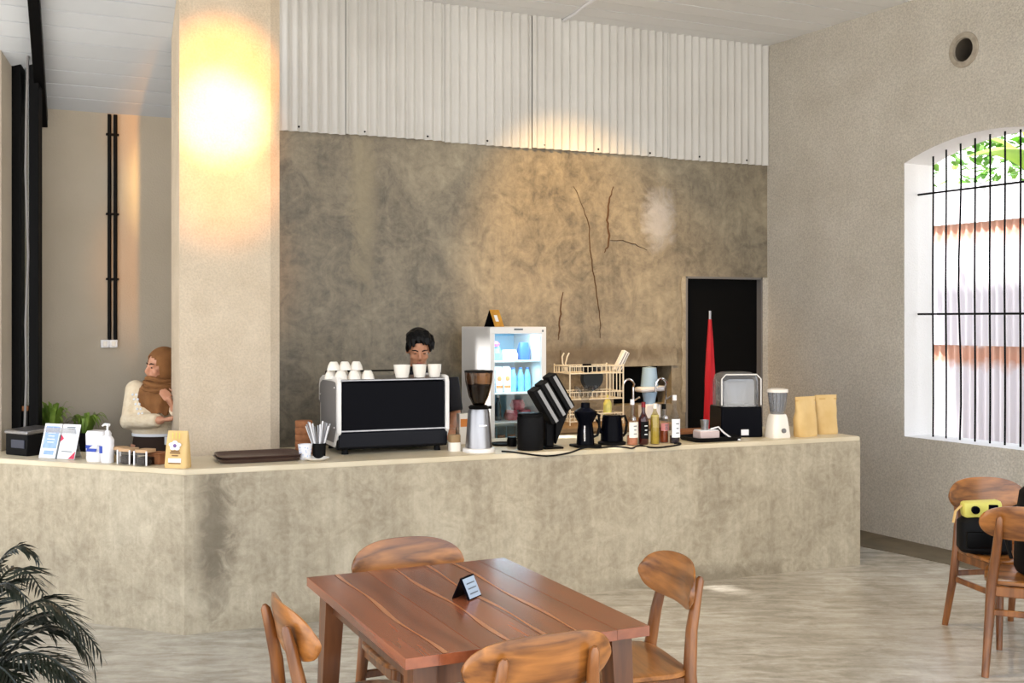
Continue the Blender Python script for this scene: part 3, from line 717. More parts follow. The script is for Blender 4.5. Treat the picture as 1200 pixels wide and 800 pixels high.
# ================================================================= BAR TOP, LEFT PART
# cash drawer / printer box
q = cl(24, .17); t = thing('receipt_printer', 'black box printer with a silver top at the left end of the bar', 'printer', q, LA - R(8))
b = MB(); b.box((0, .08, .065), (.20, .22, .13), .006); b.build('body', M['black_matt'], t)
b = MB(); b.box((0, .075, .142), (.21, .22, .024), .006, rot=(R(3), 0, 0)); b.build('lid', M['steel'], t)
b = MB(); b.box((.02, -.033, .07), (.12, .006, .05), .002); b.build('front_flap', mat('slate flap', (58, 62, 78), 0.4), t)
# QR stand : two cards
q = cl(66, .10); t = thing('card_stand', 'white two-page menu card stand leaning beside the black printer', 'card stand', q, LA + R(2))
tl = R(-16)
for sx, nm in ((-1, 'left'), (1, 'right')):
    b = MB(); b.box((sx * .066, 0, .104), (.126, .006, .205), .002); cd = b.build('card', M['paper'], t, smooth=False); cd.rotation_euler.x = tl
    if sx < 0:
        b = MB(); b.box((-.064, -.0038, .125), (.10, .001, .13)); b.build('blue_field', M['sky_print'], cd, smooth=False)
        b = MB(); b.box((-.062, -.0038, .035), (.07, .001, .025)); b.build('blue_strip', M['sky_print'], cd, smooth=False)
        for k in range(4):
            b = MB(); b.box((-.064, -.0046, .150 - .018 * k), (.055 - .01 * (k % 2), .001, .004)); b.build('text_line', M['paper'], cd, smooth=False)
    else:
        for k, (zz, ww) in enumerate(((.188, .06), (.178, .035), (.046, .075))):
            b = MB(); b.box((.066, -.0038, zz), (ww, .001, .005)); b.build('text_line', M['grey_print'], cd, smooth=False)
        b = MB(); b.poly([(.085, -.0042, .004), (.128, -.0042, .004), (.128, -.0042, .05)], [(0, 1, 2)]); b.build('red_corner', M['red_print'], cd, smooth=False)
        b = MB(); b.poly([(.006, -.0042, .10), (.03, -.0042, .12), (.006, -.0042, .145)], [(0, 1, 2)]); b.build('red_corner', M['red_print'], cd, smooth=False)
b = MB(); b.box((0, -.004, .07), (.008, .008, .14)); b.rotate = None; o = b.build('centre_clip', M['grey_print'], t, smooth=False); o.rotation_euler.x = tl
b = MB(); b.box((0, .055, .09), (.22, .004, .185), rot=(R(17), 0, 0)); b.build('rear_support', M['clear_grey'], t, smooth=False)
# white tub with blue marks, wipes bag
q = cl(111, .10); t = thing('tissue_pack', 'soft white pack with blue print in front of the white tub', 'pack', q, LA)
b = MB(); b.loft([(0, 0, 0, .05, .03), (0, 0, .02, .056, .036), (0, 0, .06, .052, .03), (.005, 0, .085, .03, .016), (.01, 0, .095, .012, .006)], 18); b.build('wrapper', M['plastic_white'], t)
b = MB(); b.box((.005, -.032, .068), (.07, .004, .018), .001, rot=(R(-20), 0, R(0))); b.build('print_band', M['blue_print'], t)
q = cl(115.5, .19); t = thing('plastic_tub', 'square white plastic tub standing behind the hand pump bottle', 'tub', q, LA)
b = MB(); b.loft([(0, 0, 0, .062, .045), (0, 0, .15, .066, .048), (0, 0, .165, .058, .04)], 24, p=5); b.build('tub_body', M['plastic_white'], t)
b = MB(); b.box((0, -.047, .075), (.10, .004, .02)); b.build('print_band', M['blue_print'], t, smooth=False)
# pump bottle
q = cl(126, .085); t = thing('pump_bottle', 'white hand sanitiser pump bottle with a small blue label', 'bottle', q, LA)
b = MB(); b.loft([(0, 0, 0, .034, .026), (0, 0, .005, .037, .028), (0, 0, .13, .037, .028), (0, 0, .148, .026, .02), (0, 0, .156, .013, .013)], 20, p=2.6); b.build('bottle_body', M['plastic_white'], t)
b = MB(); b.lathe([(0, .155), (.015, .155), (.013, .18), (.006, .182), (.006, .215), (0, .215)], 14); b.tube([(.012, 0, .213), (-.02, 0, .216), (-.036, 0, .206)], [.009, .007, .005], 8); b.build('pump_head', M['plastic_white'], t)
b = MB(); b.box((-.022, -.0285, .075), (.022, .004, .04), .001); b.build('label_patch', M['blue_print'], t)
# bean jars
def jar(px, d, beans, label, w=.042, h=.088):
    t = thing('bean_jar', label, 'jar', cl(px, d), LA, 'square glass bean jars')
    b = MB(); b.loft([(0, 0, 0, w, w), (0, 0, h - .016, w, w)], 24, p=6); b.build('jar_glass', M['clear'], t)
    b = MB(); b.loft([(0, 0, .004, w - .005, w - .005), (0, 0, h * .5, w - .005, w - .005)], 24, p=6); b.build('beans', beans, t)
    b = MB(); b.loft([(0, 0, h - .016, w + .002, w + .002), (0, 0, h, w + .002, w + .002)], 24, p=6); b.build('lid', M['lid_wood'], t)
    for sx in (-1, 1):
        b = MB(); b.box((sx * w, -w, h * .47), (.007, .007, h * .9)); b.build('jar_edge', M['plastic_white'], t, smooth=False)
jar(140.5, .13, M['beans_pale'], 'glass jar of pale beans beside the pump bottle', .036)
jar(151, .095, M['beans'], 'glass jar of dark beans, middle of the three jars')
jar(170.5, .085, M['beans'], 'glass jar of dark beans, nearest the printed kraft bag')
q = cl(186, .16); t = thing('wooden_box', 'low plain brown wooden box between the jars and the kraft bag', 'box', q, LA)
b = MB(); b.box((0, 0, .028), (.085, .09, .056), .004); b.build('box_body', M['cork'], t)
b = MB(); b.box((0, 0, .060), (.088, .093, .010), .003); b.build('box_lid', M['cork'], t)
# printed kraft coffee bag
q = cl(208.5, .07); t = thing('coffee_bag', 'printed kraft coffee bag with a white flower print at the bar corner', 'coffee bag', q, LA + R(10))
b = MB(); b.loft([(0, 0, 0, .067, .036), (0, 0, .01, .069, .037), (0, .002, .12, .064, .026), (0, .004, .185, .060, .010), (0, .004, .20, .059, .004)], 24, p=5); bg_ = b.build('bag_body', M['kraft'], t, ang=60)
sl = -.105
def decal(nm, x, z, w, h, m, par, y0=-.0385, slope=.0105 / .12):
    mb = MB(); y = y0 + z * slope
    mb.box((x, y - .001, z), (w, .002, h), rot=(R(-5), 0, 0)); return mb.build(nm, m, par, smooth=False)
b = MB()
for k in range(5):
    a = k * 2 * math.pi / 5 + .3; b.ell((math.cos(a) * .022, -.0305 - .002, .122 + math.sin(a) * .016), (.017, .0025, .012), u=10, v=6)
b.build('flower_print', M['paper'], bg_)
b = MB(); b.ell((0, -.0345, .122), (.011, .003, .010), u=10, v=6); b.build('flower_centre', M['purple_print'], bg_)
for k, (z, w) in enumerate(((.092, .05), (.082, .06), (.068, .036))): decal('text_line', 0, z, w, .006, M['brown_print'], bg_)
decal('label_patch', 0, .042, .075, .022, M['paper'], bg_); decal('text_line', 0, .026, .07, .005, M['brown_print'], bg_)
for x in (-.02, 0, .02): decal('fold_line', x, .175, .004, .035, M['yellow'], bg_, y0=-.034)

# trays
q0, q1 = cr(246, .17), cr(341, .17); tw = (q1 - q0).length
G = 'brown serving trays stacked on the bar'
for k, (l_, dx) in enumerate((('lower dark brown serving tray, bottom of the stack before the column', 0), ('upper dark brown serving tray lying on the tray stack before the column', .006))):
    t = thing('serving_tray', l_, 'tray', (q0 + q1) / 2 + Vector((dx, .14 + dx, k * .014)), UA, G)
    b = MB(); hw, hd = tw / 2 + .01, .165
    b.loft([(0, 0, 0, hw - .02, hd - .02), (0, 0, .002, hw - .018, hd - .018), (0, 0, .022, hw, hd), (0, 0, .024, hw - .004, hd - .004), (0, 0, .006, hw - .022, hd - .022)], 40, p=7); b.build('tray_body', M['tray'], t, ang=50)

# cork stack
t = thing('canister', 'banded brown canister behind the straw holder', 'canister', cr(356, .44), UA)
for k in range(5):
    b = MB(); b.lathe([(0, 0), (.048, 0), (.052, .006), (.052, .034), (.048, .040), (0, .040)], 24, c=(0, 0, k * .041)); b.build('band', M['cork'], t)
# white patterned cup
t = thing('paper_cup', 'short white paper cup with pale blue dots left of the straws', 'cup', cr(357.5, .2), UA)
b = MB(); b.lathe([(0, 0), (.030, 0), (.042, .088), (.038, .088), (.028, .005), (0, .005)], 20); cb = b.build('cup_body', M['plastic_white'], t)
b = MB()
for k in range(14):
    a = -math.pi / 2 + random.uniform(-1.2, 1.2); z = random.uniform(.015, .075); r = .030 + .012 * z / .088 + .0008; b.ell((r * math.cos(a), r * math.sin(a), z), (.003, .003, .003), u=6, v=4)
tag(b.build('dots', M['sky_print'], cb), kind='stuff')
# saucer with straw holder
t = thing('napkin_plate', 'small white plate under the straw holder', 'plate', cr(371, .13), UA)
b = MB(); b.lathe([(0, 0), (.05, 0), (.075, .014), (.073, .017), (.05, .004), (0, .004)], 24); b.build('plate_body', M['china'], t)
q = cr(374, .21); t = thing('straw_holder', 'dark wire holder full of silver straws left of the espresso machine', 'holder', q, UA)
b = MB(); b.lathe([(0, 0), (.036, 0), (.040, .09), (.037, .09), (.034, .005), (0, .005)], 18); b.build('holder_cup', M['black_matt'], t)
for k in range(14):
    a = k * 2 * math.pi / 14 + .2; rr = .022; lean = .35 if math.cos(a) > 0 else .5
    b = MB(); b.tube([(rr * math.cos(a) * .5, rr * math.sin(a) * .6, .01), (rr * math.cos(a) * (1.5 + lean * 4), rr * math.sin(a) * 1.8, .19 + .012 * (k % 3))], .005, 6); b.build('straw', M['steel'] if k % 2 else M['plastic_white'], t)

# jar and box right of the machine
t = thing('storage_jar', 'small white jar with brown contents just right of the espresso machine', 'jar', cr(532.5, .26), UA)
b = MB(); b.loft([(0, 0, 0, .036, .036), (0, 0, .055, .036, .036)], 20, p=4); b.build('jar_base', M['china'], t)
b = MB(); b.loft([(0, 0, .055, .034, .034), (0, 0, .10, .034, .034)], 20, p=4); b.build('contents', M['back_cement'], t)
t = thing('carton', 'small orange and white carton behind the grinder', 'carton', cr(543, .60), UA)
b = MB(); b.box((0, 0, .10), (.075, .06, .20), .003); b.build('carton_body', M['china'], t)
b = MB(); b.box((0, -.031, .14), (.06, .003, .05)); b.build('print_band', M['orange'], t, smooth=False)

# grinder
q = cr(561, .17); t = thing('coffee_grinder', 'silver coffee grinder with a bean filled hopper right of the espresso machine', 'grinder', q, UA)
b = MB(); b.lathe([(0, 0), (.098, 0), (.10, .012), (.095, .024), (.088, .026), (0, .026)], 28); b.build('base', M['white_metal'], t)
b = MB(); b.lathe([(0, .024), (.083, .026), (.066, .245), (.060, .262), (0, .262)], 28); b.build('grinder_body', M['steel'], t)
b = MB(); b.lathe([(0, .26), (.058, .262), (.064, .275), (.052, .285), (0, .285)], 24); b.tube([(.05, 0, .27), (.08, -.01, .27)], .01, 8); b.build('collar', M['black'], t)
b = MB(); b.lathe([(.036, .285), (.062, .34), (.083, .43), (.087, .485), (.085, .485), (.081, .43), (.060, .342), (.034, .287)], 28); b.build('hopper', M['smoke'], t)
b = MB(); b.lathe([(0, .288), (.033, .288), (.058, .342), (.076, .41), (0, .416)], 24); b.build('beans', M['beans'], t)
b = MB(); b.lathe([(0, .485), (.089, .485), (.088, .497), (.05, .50), (0, .50)], 28); b.build('hopper_lid', M['black'], t)
b = MB(); b.box((0, -.071, .165), (.05, .004, .006), rot=(R(-4), 0, 0)); b.build('badge', M['chrome'], t, smooth=False)

# fridge
fp = Vector((-.172, 8.0, 0)); fw, fd, fh = .455, .50, 1.645
fr = thing('display_fridge', 'tall white display fridge with a glass door behind the bar', 'fridge', fp, WA)
def fbox(nm, c, d, m, bev=.004, par=None):
    b = MB(); b.box(c, d, bev); return b.build(nm, m, par or fr, smooth=False)
fbox('side_wall', (.012, fd / 2, fh / 2), (.024, fd, fh), M['white_metal']); fbox('side_wall', (fw - .012, fd / 2, fh / 2), (.024, fd, fh), M['white_metal'])
fbox('rear_wall', (fw / 2, fd - .015, fh / 2), (fw - .048, .03, fh - .02), mat('cool pale liner', (150, 208, 236), .4))
fbox('roof', (fw / 2, fd / 2, fh - .02), (fw - .048, fd, .04), M['white_metal']); fbox('base', (fw / 2, fd / 2, .06), (fw - .048, fd, .12), M['white_metal'])
dr = fbox('door', (fw / 2, -.016, fh - .025), (fw, .03, .05), M['white_metal'])
for c, d in (((.02, -.016, .83), (.04, .03, 1.54)), ((fw - .02, -.016, .83), (.04, .03, 1.54)), ((fw / 2, -.016, .10), (fw, .03, .08))): fbox('door_rail', c, d, M['white_metal'], par=dr)
fbox('door_pane', (fw / 2, -.014, .85), (fw - .08, .006, 1.46), M['pane'], 0, dr); fbox('badge', (fw / 2, -.032, fh - .018), (.07, .004, .012), M['grey_print'], 0, dr)
fbox('badge', (fw - .03, -.032, fh - .03), (.012, .004, .016), M['grey_print'], 0, dr)
shz = [1.39, 1.155, .945, .6]
for z in shz: fbox('shelf', (fw / 2, .24, z), (fw - .05, .42, .012), M['plastic_white'])
fl = bpy.data.lights.new('fridge_lamp', 'AREA'); fl.energy = 1.6; fl.size = .35; fl.size_y = .1; fl.shape = 'RECTANGLE'; fl.color = (.62, .88, 1.0)
flo = bpy.data.objects.new('fridge_lamp', fl); COL.objects.link(flo); flo.parent = fr; flo.location = (fw / 2, .10, fh - .05)
fl2 = bpy.data.lights.new('fridge_lamp_lower', 'AREA'); fl2.energy = .9; fl2.size = .3; fl2.size_y = .1; fl2.shape = 'RECTANGLE'; fl2.color = (.62, .88, 1.0)
flo = bpy.data.objects.new('fridge_lamp_lower', fl2); COL.objects.link(flo); flo.parent = fr; flo.location = (fw / 2, .06, 1.36)
FM = Matrix.Translation(fp) @ Matrix.Rotation(WA, 4, 'Z')
def fl_at(x, y, z): return FM @ Vector((x, y, z))
for k, (x, lab_) in enumerate(((.085, 'left white juice carton with orange print in the fridge'), (.150, 'middle white juice carton with orange print in the fridge'), (.215, 'right white juice carton with orange print in the fridge'))):
    t = thing('juice_carton', lab_, 'carton', fl_at(x, .16, shz[1] + .007), WA, 'juice cartons in the fridge')
    b = MB(); b.box((0, 0, .08), (.058, .06, .16), .003); b.poly([(-.029, -.03, .16), (.029, -.03, .16), (.029, .03, .16), (-.029, .03, .16), (-.029, 0, .19), (.029, 0, .19)], [(0, 1, 5, 4), (2, 3, 4, 5), (1, 2, 5), (3, 0, 4)]); b.build('carton_body', M['paper'], t, smooth=False)
    b = MB(); b.ell((0, -.031, .10), (.018, .003, .02), u=12, v=8); b.box((0, -.031, .04), (.05, .003, .02)); b.build('orange_print', M['orange'], t)
for k, x in enumerate((.275, .335, .392)):
    t = thing('milk_bottle', ('left', 'middle', 'right')[k] + ' pale blue milk bottle beside the cartons in the fridge', 'bottle', fl_at(x, .16, shz[1] + .007), WA, 'pale blue bottles in the fridge')
    b = MB(); b.lathe([(0, 0), (.026, 0), (.027, .11), (.014, .15), (.012, .165), (0, .165)], 16); b.build('bottle_body', M['cyan'], t)
    b = MB(); b.lathe([(0, .165), (.014, .165), (.014, .18), (0, .18)], 12); b.build('cap', M['blue_pack'], t)
for k, (x, y, w, h, m, l_) in enumerate(((.12, .2, .13, .10, 'cyan', 'blue frozen packet on the left of the top fridge shelf'), (.26, .2, .12, .075, 'paper', 'white packet in the middle of the top fridge shelf'), (.38, .2, .08, .13, 'blue_pack', 'dark blue packet on the right of the top fridge shelf'))):
    t = thing('food_packet', l_, 'packet', fl_at(x, y, shz[0] + .007), WA, 'packets on the top fridge shelf')
    b = MB(); b.loft([(0, 0, 0, w / 2, .04), (0, 0, h * .5, w / 2 + .004, .045), (0, 0, h, w / 2 - .005, .012)], 20, p=4); b.build('packet_body', M[m], t)
t = thing('food_packet', 'magenta packet lying on the blue packet at top of the fridge', 'packet', fl_at(.12, .2, shz[0] + .108), WA, 'packets on the top fridge shelf')
b = MB(); b.loft([(0, 0, 0, .05, .035), (0, 0, .02, .058, .04), (0, 0, .038, .04, .03)], 18, p=3); b.build('packet_body', M['magenta'], t)
for k, (x, l_) in enumerate(((.09, 'left dark bottle on the lower fridge shelf'), (.15, 'right dark bottle on the lower fridge shelf, beside red packets'))):
    t = thing('dark_bottle', l_, 'bottle', fl_at(x, .16, shz[2] + .007), WA, 'dark bottles in the fridge')
    b = MB(); b.lathe([(0, 0), (.026, 0), (.026, .10), (.012, .14), (.012, .17), (0, .17)], 16); b.build('bottle_body', mat('slate bottle', (40, 54, 66), .2), t)
    b = MB(); b.lathe([(0, .17), (.013, .17), (.013, .183), (0, .183)], 12); b.build('cap', M['plastic_white'], t)
for k, (x, dz, l_) in enumerate(((.26, 0, 'lower red meat packet in the fridge'), (.37, 0, 'red meat packet on the right of the lower fridge shelf'), (.31, .075, 'upper red meat packet lying across two others in the fridge'))):
    t = thing('meat_packet', l_, 'packet', fl_at(x, .16, shz[2] + .007 + dz), WA, 'red packets in the fridge')
    b = MB(); b.loft([(0, 0, 0, .045, .04), (0, 0, .035, .054, .05), (0, 0, .074, .04, .035)], 18, p=3); b.build('packet_body', M['red_pack'], t)
for k, x in enumerate((.09, .17, .25)):
    t = thing('drinking_glass', ('left', 'middle', 'right')[k] + ' small glass of peach drink at the bottom of the fridge', 'glass', fl_at(x, .14, shz[3] + .007), WA, 'glasses at the bottom of the fridge')
    b = MB(); b.lathe([(0, 0), (.028, 0), (.034, .30), (.032, .30), (.026, .006), (0, .006)], 16); b.build('glass_body', M['clear'], t)
    b = MB(); b.lathe([(0, .007), (.0255, .007), (.030, .24), (0, .24)], 14); b.build('drink', M['pinkish'], t)
# tent sign on the fridge
t = thing('tent_sign', 'yellow folded tent sign with black ends on top of the fridge', 'sign', fl_at(.10, .12, fh), WA + R(28))
b = MB(); hh, dd, ww = .125, .05, .055
b.poly([(-ww, -dd, 0), (ww, -dd, 0), (ww, 0, hh), (-ww, 0, hh)], [(0, 1, 2, 3)]); b.poly([(-ww, -dd - .003, 0), (ww, -dd - .003, 0), (ww, -.003, hh), (-ww, -.003, hh)], [(0, 1, 2, 3)]); b.build('front_leaf', M['sign_yellow'] if 'sign_yellow' in M else mat('ochre card', (216, 166, 66), .6, rgb2=(190, 132, 44), nscale=20), t, smooth=False)
b = MB(); b.poly([(-ww, dd, 0), (ww, dd, 0), (ww, 0, hh), (-ww, 0, hh)], [(0, 1, 2, 3)]); b.build('rear_leaf', M['black_matt'], t, smooth=False)
for sx in (1,):
    b = MB(); b.poly([(sx * ww, -dd, 0), (sx * ww, dd, 0), (sx * ww, 0, hh)], [(0, 1, 2)]); b.build('end_panel', M['black_matt'], t, smooth=False)
b = MB(); b.box((-.01, -.03, .062), (.035, .003, .05), rot=(R(-22), 0, 0)); b.build('print_patch', M['paper'], t, smooth=False)

# black canister
t = thing('black_canister', 'matt black cylindrical canister in front of the fridge', 'canister', cr(621.5, .15), UA)
b = MB(); b.lathe([(0, 0), (.078, 0), (.082, .008), (.082, .20), (.079, .205), (0, .205)], 30); b.build('canister_body', M['black_matt'], t)
b = MB(); b.lathe([(0, .205), (.08, .206), (.08, .224), (.074, .228), (0, .228)], 30); b.build('lid', M['black'], t)
t = thing('milk_jug', 'small black jug between the grinder and the black canister', 'jug', cr(600, .36), UA)
b = MB(); b.lathe([(0, 0), (.03, 0), (.034, .03), (.028, .06), (0, .062)], 18); b.build('jug_body', M['black'], t)
b = MB(); b.tube([(.028, 0, .05), (.05, 0, .045), (.052, 0, .02), (.03, 0, .012)], .005, 6); b.build('handle', M['black'], t)
t = thing('drip_plate', 'flat black plate lying behind the black jug', 'plate', cr(590, .45), UA)
b = MB(); b.lathe([(0, 0), (.07, 0), (.085, .012), (.082, .014), (.068, .004), (0, .004)], 24); b.build('plate_body', M['black_matt'], t)

# slanted cup dispenser
q = cr(646, .16); t = thing('lid_dispenser', 'black stand with slanted silver-faced lid trays right of the black canister', 'dispenser', q, UA)
b = MB(); b.box((0, .02, .006), (.13, .14, .012), .004); b.build('base_plate', M['black'], t)
b = MB(); b.box((-.005, .03, .11), (.055, .05, .20), .006); b.build('upright', M['black_matt'], t)
for k, (x, z) in enumerate(((-.055, .27), (-.005, .31), (.05, .355))):
    b = MB(); b.box((x, 0, z), (.062, .11, .25), .006, rot=(0, R(-32), 0)); tr = b.build('lid_tray', M['black_matt'], t)
    b = MB(); b.box((x + .008, -.057, z - .0), (.022, .004, .235), .001, rot=(0, R(-32), 0)); b.build('face_strip', M['strip_grey'], tr)
b = MB(); b.poly([(.02, -.03, .03), (.11, -.03, .24), (.02, -.03, .24), (.02, .06, .03), (.11, .06, .24), (.02, .06, .24)], [(0, 1, 2), (3, 5, 4), (0, 3, 4, 1), (1, 4, 5, 2), (2, 5, 3, 0)]); b.build('bracket', M['black_matt'], t, smooth=False)

# wire dish rack on back counter
s_a, s_b = wb_px(660, .35), wb_px(722, .35)
rk = thing('dish_rack', 'cream two-tier wire dish rack on the back counter', 'dish rack', wb((s_a + s_b) / 2, .33, BT), WA)
rw_, rh_, rd_ = abs(s_a - s_b), .47, .26
for sx in (-1, 1):
    for sy in (-1, 1):
        b = MB(); b.tube([(sx * rw_ / 2, sy * rd_ / 2, 0), (sx * rw_ / 2, sy * rd_ / 2, rh_)], .006, 8); b.build('upright', M['rack_wire'], rk)
for z0 in (.03, .20, .40):
    b = MB()
    for z in (z0, z0 + .055):
        b.tube([(-rw_ / 2, -rd_ / 2, z), (rw_ / 2, -rd_ / 2, z), (rw_ / 2, rd_ / 2, z), (-rw_ / 2, rd_ / 2, z), (-rw_ / 2, -rd_ / 2, z)], .005, 6)
    for k in range(13):
        x = -rw_ / 2 + rw_ * k / 12; b.tube([(x, -rd_ / 2, z0 + .055), (x, -rd_ / 2, z0), (x, rd_ / 2, z0), (x, rd_ / 2, z0 + .055)], .0035, 5)
    for k in range(7):
        for sx in (-1, 1):
            y = -rd_ / 2 + rd_ * k / 6; b.tube([(sx * rw_ / 2, y, z0), (sx * rw_ / 2, y, z0 + .055)], .0035, 5)
    tag(b.build('basket', M['rack_wire'], rk), kind='stuff')
b = MB()
for k in range(4):
    x = rw_ / 2 - .03 - .03 * k; b.tube([(x, -rd_ / 2, .25), (x, -rd_ / 2, .45)], .0045, 6)
tag(b.build('side_rods', M['rack_wire'], rk), kind='stuff')
RM = Matrix.Translation(rk.location) @ Matrix.Rotation(WA, 4, 'Z')
def rkp(x, y, z): return RM @ Vector((x, y, z))
for k, (x, l_) in enumerate(((-.11, 'left clear tumbler in the middle basket of the dish rack'), (-.03, 'middle clear tumbler in the middle basket of the dish rack'), (.05, 'right clear tumbler in the middle basket of the dish rack'))):
    t = thing('tumbler', l_, 'glass', rkp(x, -.03, .206), 0, 'tumblers in the dish rack')
    b = MB(); b.lathe([(.028, 0), (.034, .09), (.032, .09), (.026, .004), (0, .004), (0, 0), (.028, 0)], 16); b.build('glass_body', M['clear'], t)
t = thing('black_cup', 'black cup standing in the top basket of the dish rack', 'cup', rkp(-.05, -.06, .406), 0)
b = MB(); b.lathe([(0, 0), (.03, 0), (.036, .065), (.033, .065), (.027, .005), (0, .005)], 16); b.build('cup_body', M['black_matt'], t)
b = MB(); b.tube([(.034, 0, .05), (.055, 0, .045), (.055, 0, .02), (.031, 0, .015)], .005, 6); b.build('handle', M['black_matt'], t)
t = thing('serving_tongs', 'curled white tongs upright at the left of the dish rack', 'tongs', rkp(-rw_ / 2 + .03, -.02, .408), 0)
for sx in (-1, 1):
    b = MB(); b.tube([(0, 0, 0), (-.02 + sx * .012, 0, .07), (-.015 + sx * .02, 0, .12), (.02 * sx, 0, .15)], .006, 6); b.build('tong_arm', M['rack_wire'], t)
t = thing('folded_box', 'grey ribbed tube box leaning off the top right of the dish rack', 'box', rkp(rw_ / 2 - .01, -.02, .41), WA)
b = MB(); b.box((.055, 0, .075), (.055, .05, .18), .004, rot=(0, R(30), 0)); bb = b.build('box_body', M['white_metal'], t)
for k in range(2):
    b = MB(); b.box((.045 + .02 * k, -.026, .075 - .008 * k), (.006, .003, .17), rot=(0, R(30), 0)); b.build('rib', M['grey'], bb, smooth=False)
t = thing('yellow_bottle', 'translucent yellow squeeze bottle in the lower right of the dish rack', 'bottle', rkp(.13, -.07, .036), 0)
b = MB(); b.lathe([(0, 0), (.034, 0), (.034, .12), (.02, .15), (.010, .155), (.005, .19), (0, .19)], 16); b.build('bottle_body', mat('pale yellow plastic', (232, 226, 128), .35), t)
t = thing('round_pan', 'dark round pan hanging behind the dish rack', 'pan', rkp(.10, .10, .24), WA)
b = MB(); b.lathe([(0, 0), (.09, 0), (.105, -.03), (.10, -.03), (.087, -.004), (0, -.004)], 24, Matrix.Translation((0, 0, .11)) @ Matrix.Rotation(R(90), 4, 'X')); b.build('pan_body', M['pan'] if 'pan' in M else mat('slate pan', (36, 44, 52), .4), t)

# hand grinder brewer, kettle
q = cr(686, .16); t = thing('hand_brewer', 'black waisted coffee brewer with a clear funnel on a square base', 'brewer', q, UA)
b = MB(); b.box((0, 0, .008), (.17, .13, .016), .005); b.build('base_plate', M['black'], t)
b = MB(); b.lathe([(0, .016), (.058, .016), (.052, .10), (.046, .15), (.070, .20), (.072, .225), (.03, .25), (.028, .28), (0, .28)], 22); b.build('brewer_body', M['black_gloss'], t)
b = MB(); b.tube([(.05, 0, .21), (.095, 0, .20), (.10, 0, .12), (.085, 0, .07), (.055, 0, .06)], .009, 8); b.build('handle', M['black_matt'], t)
b = MB(); b.lathe([(.02, .28), (.025, .30), (.055, .37), (.053, .37), (.022, .30)], 20); b.build('funnel', M['clear'], t)
b = MB(); b.box((-.03, -.05, .09), (.012, .004, .10), .001); b.build('gauge_strip', M['chrome'], t)
q = cr(717, .22); t = thing('kettle', 'black electric kettle on its base left of the bottles', 'kettle', q, UA)
b = MB(); b.lathe([(0, 0), (.09, 0), (.092, .015), (.07, .024), (0, .024)], 24); b.build('power_base', M['black_matt'], t)
b = MB(); b.lathe([(0, .026), (.074, .026), (.070, .10), (.060, .185), (.055, .19), (0, .192)], 24); b.build('kettle_body', M['black_gloss'], t)
b = MB(); b.tube([(-.06, 0, .07), (-.085, 0, .09), (-.095, 0, .14), (-.115, 0, .165)], [.014, .011, .008, .007], 8); b.build('spout', M['black_gloss'], t)
b = MB(); b.tube([(.055, 0, .175), (.095, 0, .18), (.11, 0, .14), (.10, 0, .07), (.08, 0, .05)], .009, 8); b.build('handle', M['black_matt'], t)

# bottles
def bottle(px, d, prof, glassm, label, liquid=None, lh=.1, lm=None, lz=(.05, .12), cap=None, h=.26, r=.036):
    t = thing('bottle', label, 'bottle', cr(px, d), UA, 'bottles on the bar')
    b = MB(); b.lathe(prof, 20); b.build('bottle_glass', glassm, t)
    if liquid:
        b = MB(); b.lathe([(0, .004), (r - .004, .004), (r - .004, lh), (0, lh)], 18); b.build('liquid', liquid, t)
    if lm:
        b = MB(); n = 9; v = []
        for i in range(n):
            a = -math.pi / 2 + (i - (n - 1) / 2) * .26; v += [((r + .0012) * math.cos(a), (r + .0012) * math.sin(a), lz[0]), ((r + .0012) * math.cos(a), (r + .0012) * math.sin(a), lz[1])]
        b.poly(v, [(2 * i, 2 * i + 2, 2 * i + 3, 2 * i + 1) for i in range(n - 1)]); lb = b.build('label_paper', lm, t)
        b = MB()
        for k in range(3): b.box((0, -r - .0022, lz[0] + (lz[1] - lz[0]) * (.25 + .25 * k)), (.022 - .006 * (k % 2), .001, .006))
        tag(b.build('label_marks', M['grey_print'] if lm is not M['black_matt'] else M['paper'], lb, smooth=False), kind='stuff')
    if cap:
        b = MB(); b.lathe([(0, h - .03), (.0135, h - .03), (.0135, h + .004), (0, h + .004)], 14); b.build('cap', cap, t)
def prof(r, h, sh=.62): return [(0, 0), (r - .004, 0), (r, .006), (r, h * sh), (r * .62, h * (sh + .10)), (r * .36, h * (sh + .17)), (r * .34, h), (0, h)]
bottle(741, .13, prof(.037, .27, .56), M['clear'], 'clear bottle with pink syrup and a white label, leftmost of the row', M['pinkish'], .06, M['china'], (.05, .15), M['plastic_white'], .29, .037)
bottle(754, .135, prof(.033, .27, .6), M['dark_red'], 'dark red wine-like bottle with a black label', None, 0, M['black_matt'], (.04, .15), mat('red cap', (130, 20, 30), .4), .27, .033)
bottle(767.5, .12, prof(.030, .26, .66), M['yellow_glass'] if 'yellow_glass' in M else glass('yellow tint glass', (240, 232, 190), .9), 'slim bottle filled with pale yellow syrup', M['yellow_liquid'], .19, None, cap=M['china'], h=.26, r=.030)
bottle(777.8, .18, prof(.033, .25, .52), M['clear'], 'clear bottle with amber red drink and a black cap', M['amber'], .10, M['pink_label'] if 'pink_label' in M else mat('rose label', (214, 140, 140), .6), (.08, .13), M['black'], .25, .033)
bottle(790.5, .12, prof(.035, .31, .52), M['clear'], 'tallest clear bottle with a white label, rightmost of the row', mat('dark drink', (40, 30, 40), .2), .05, M['paper'], (.04, .16), M['plastic_white'], .31, .035)

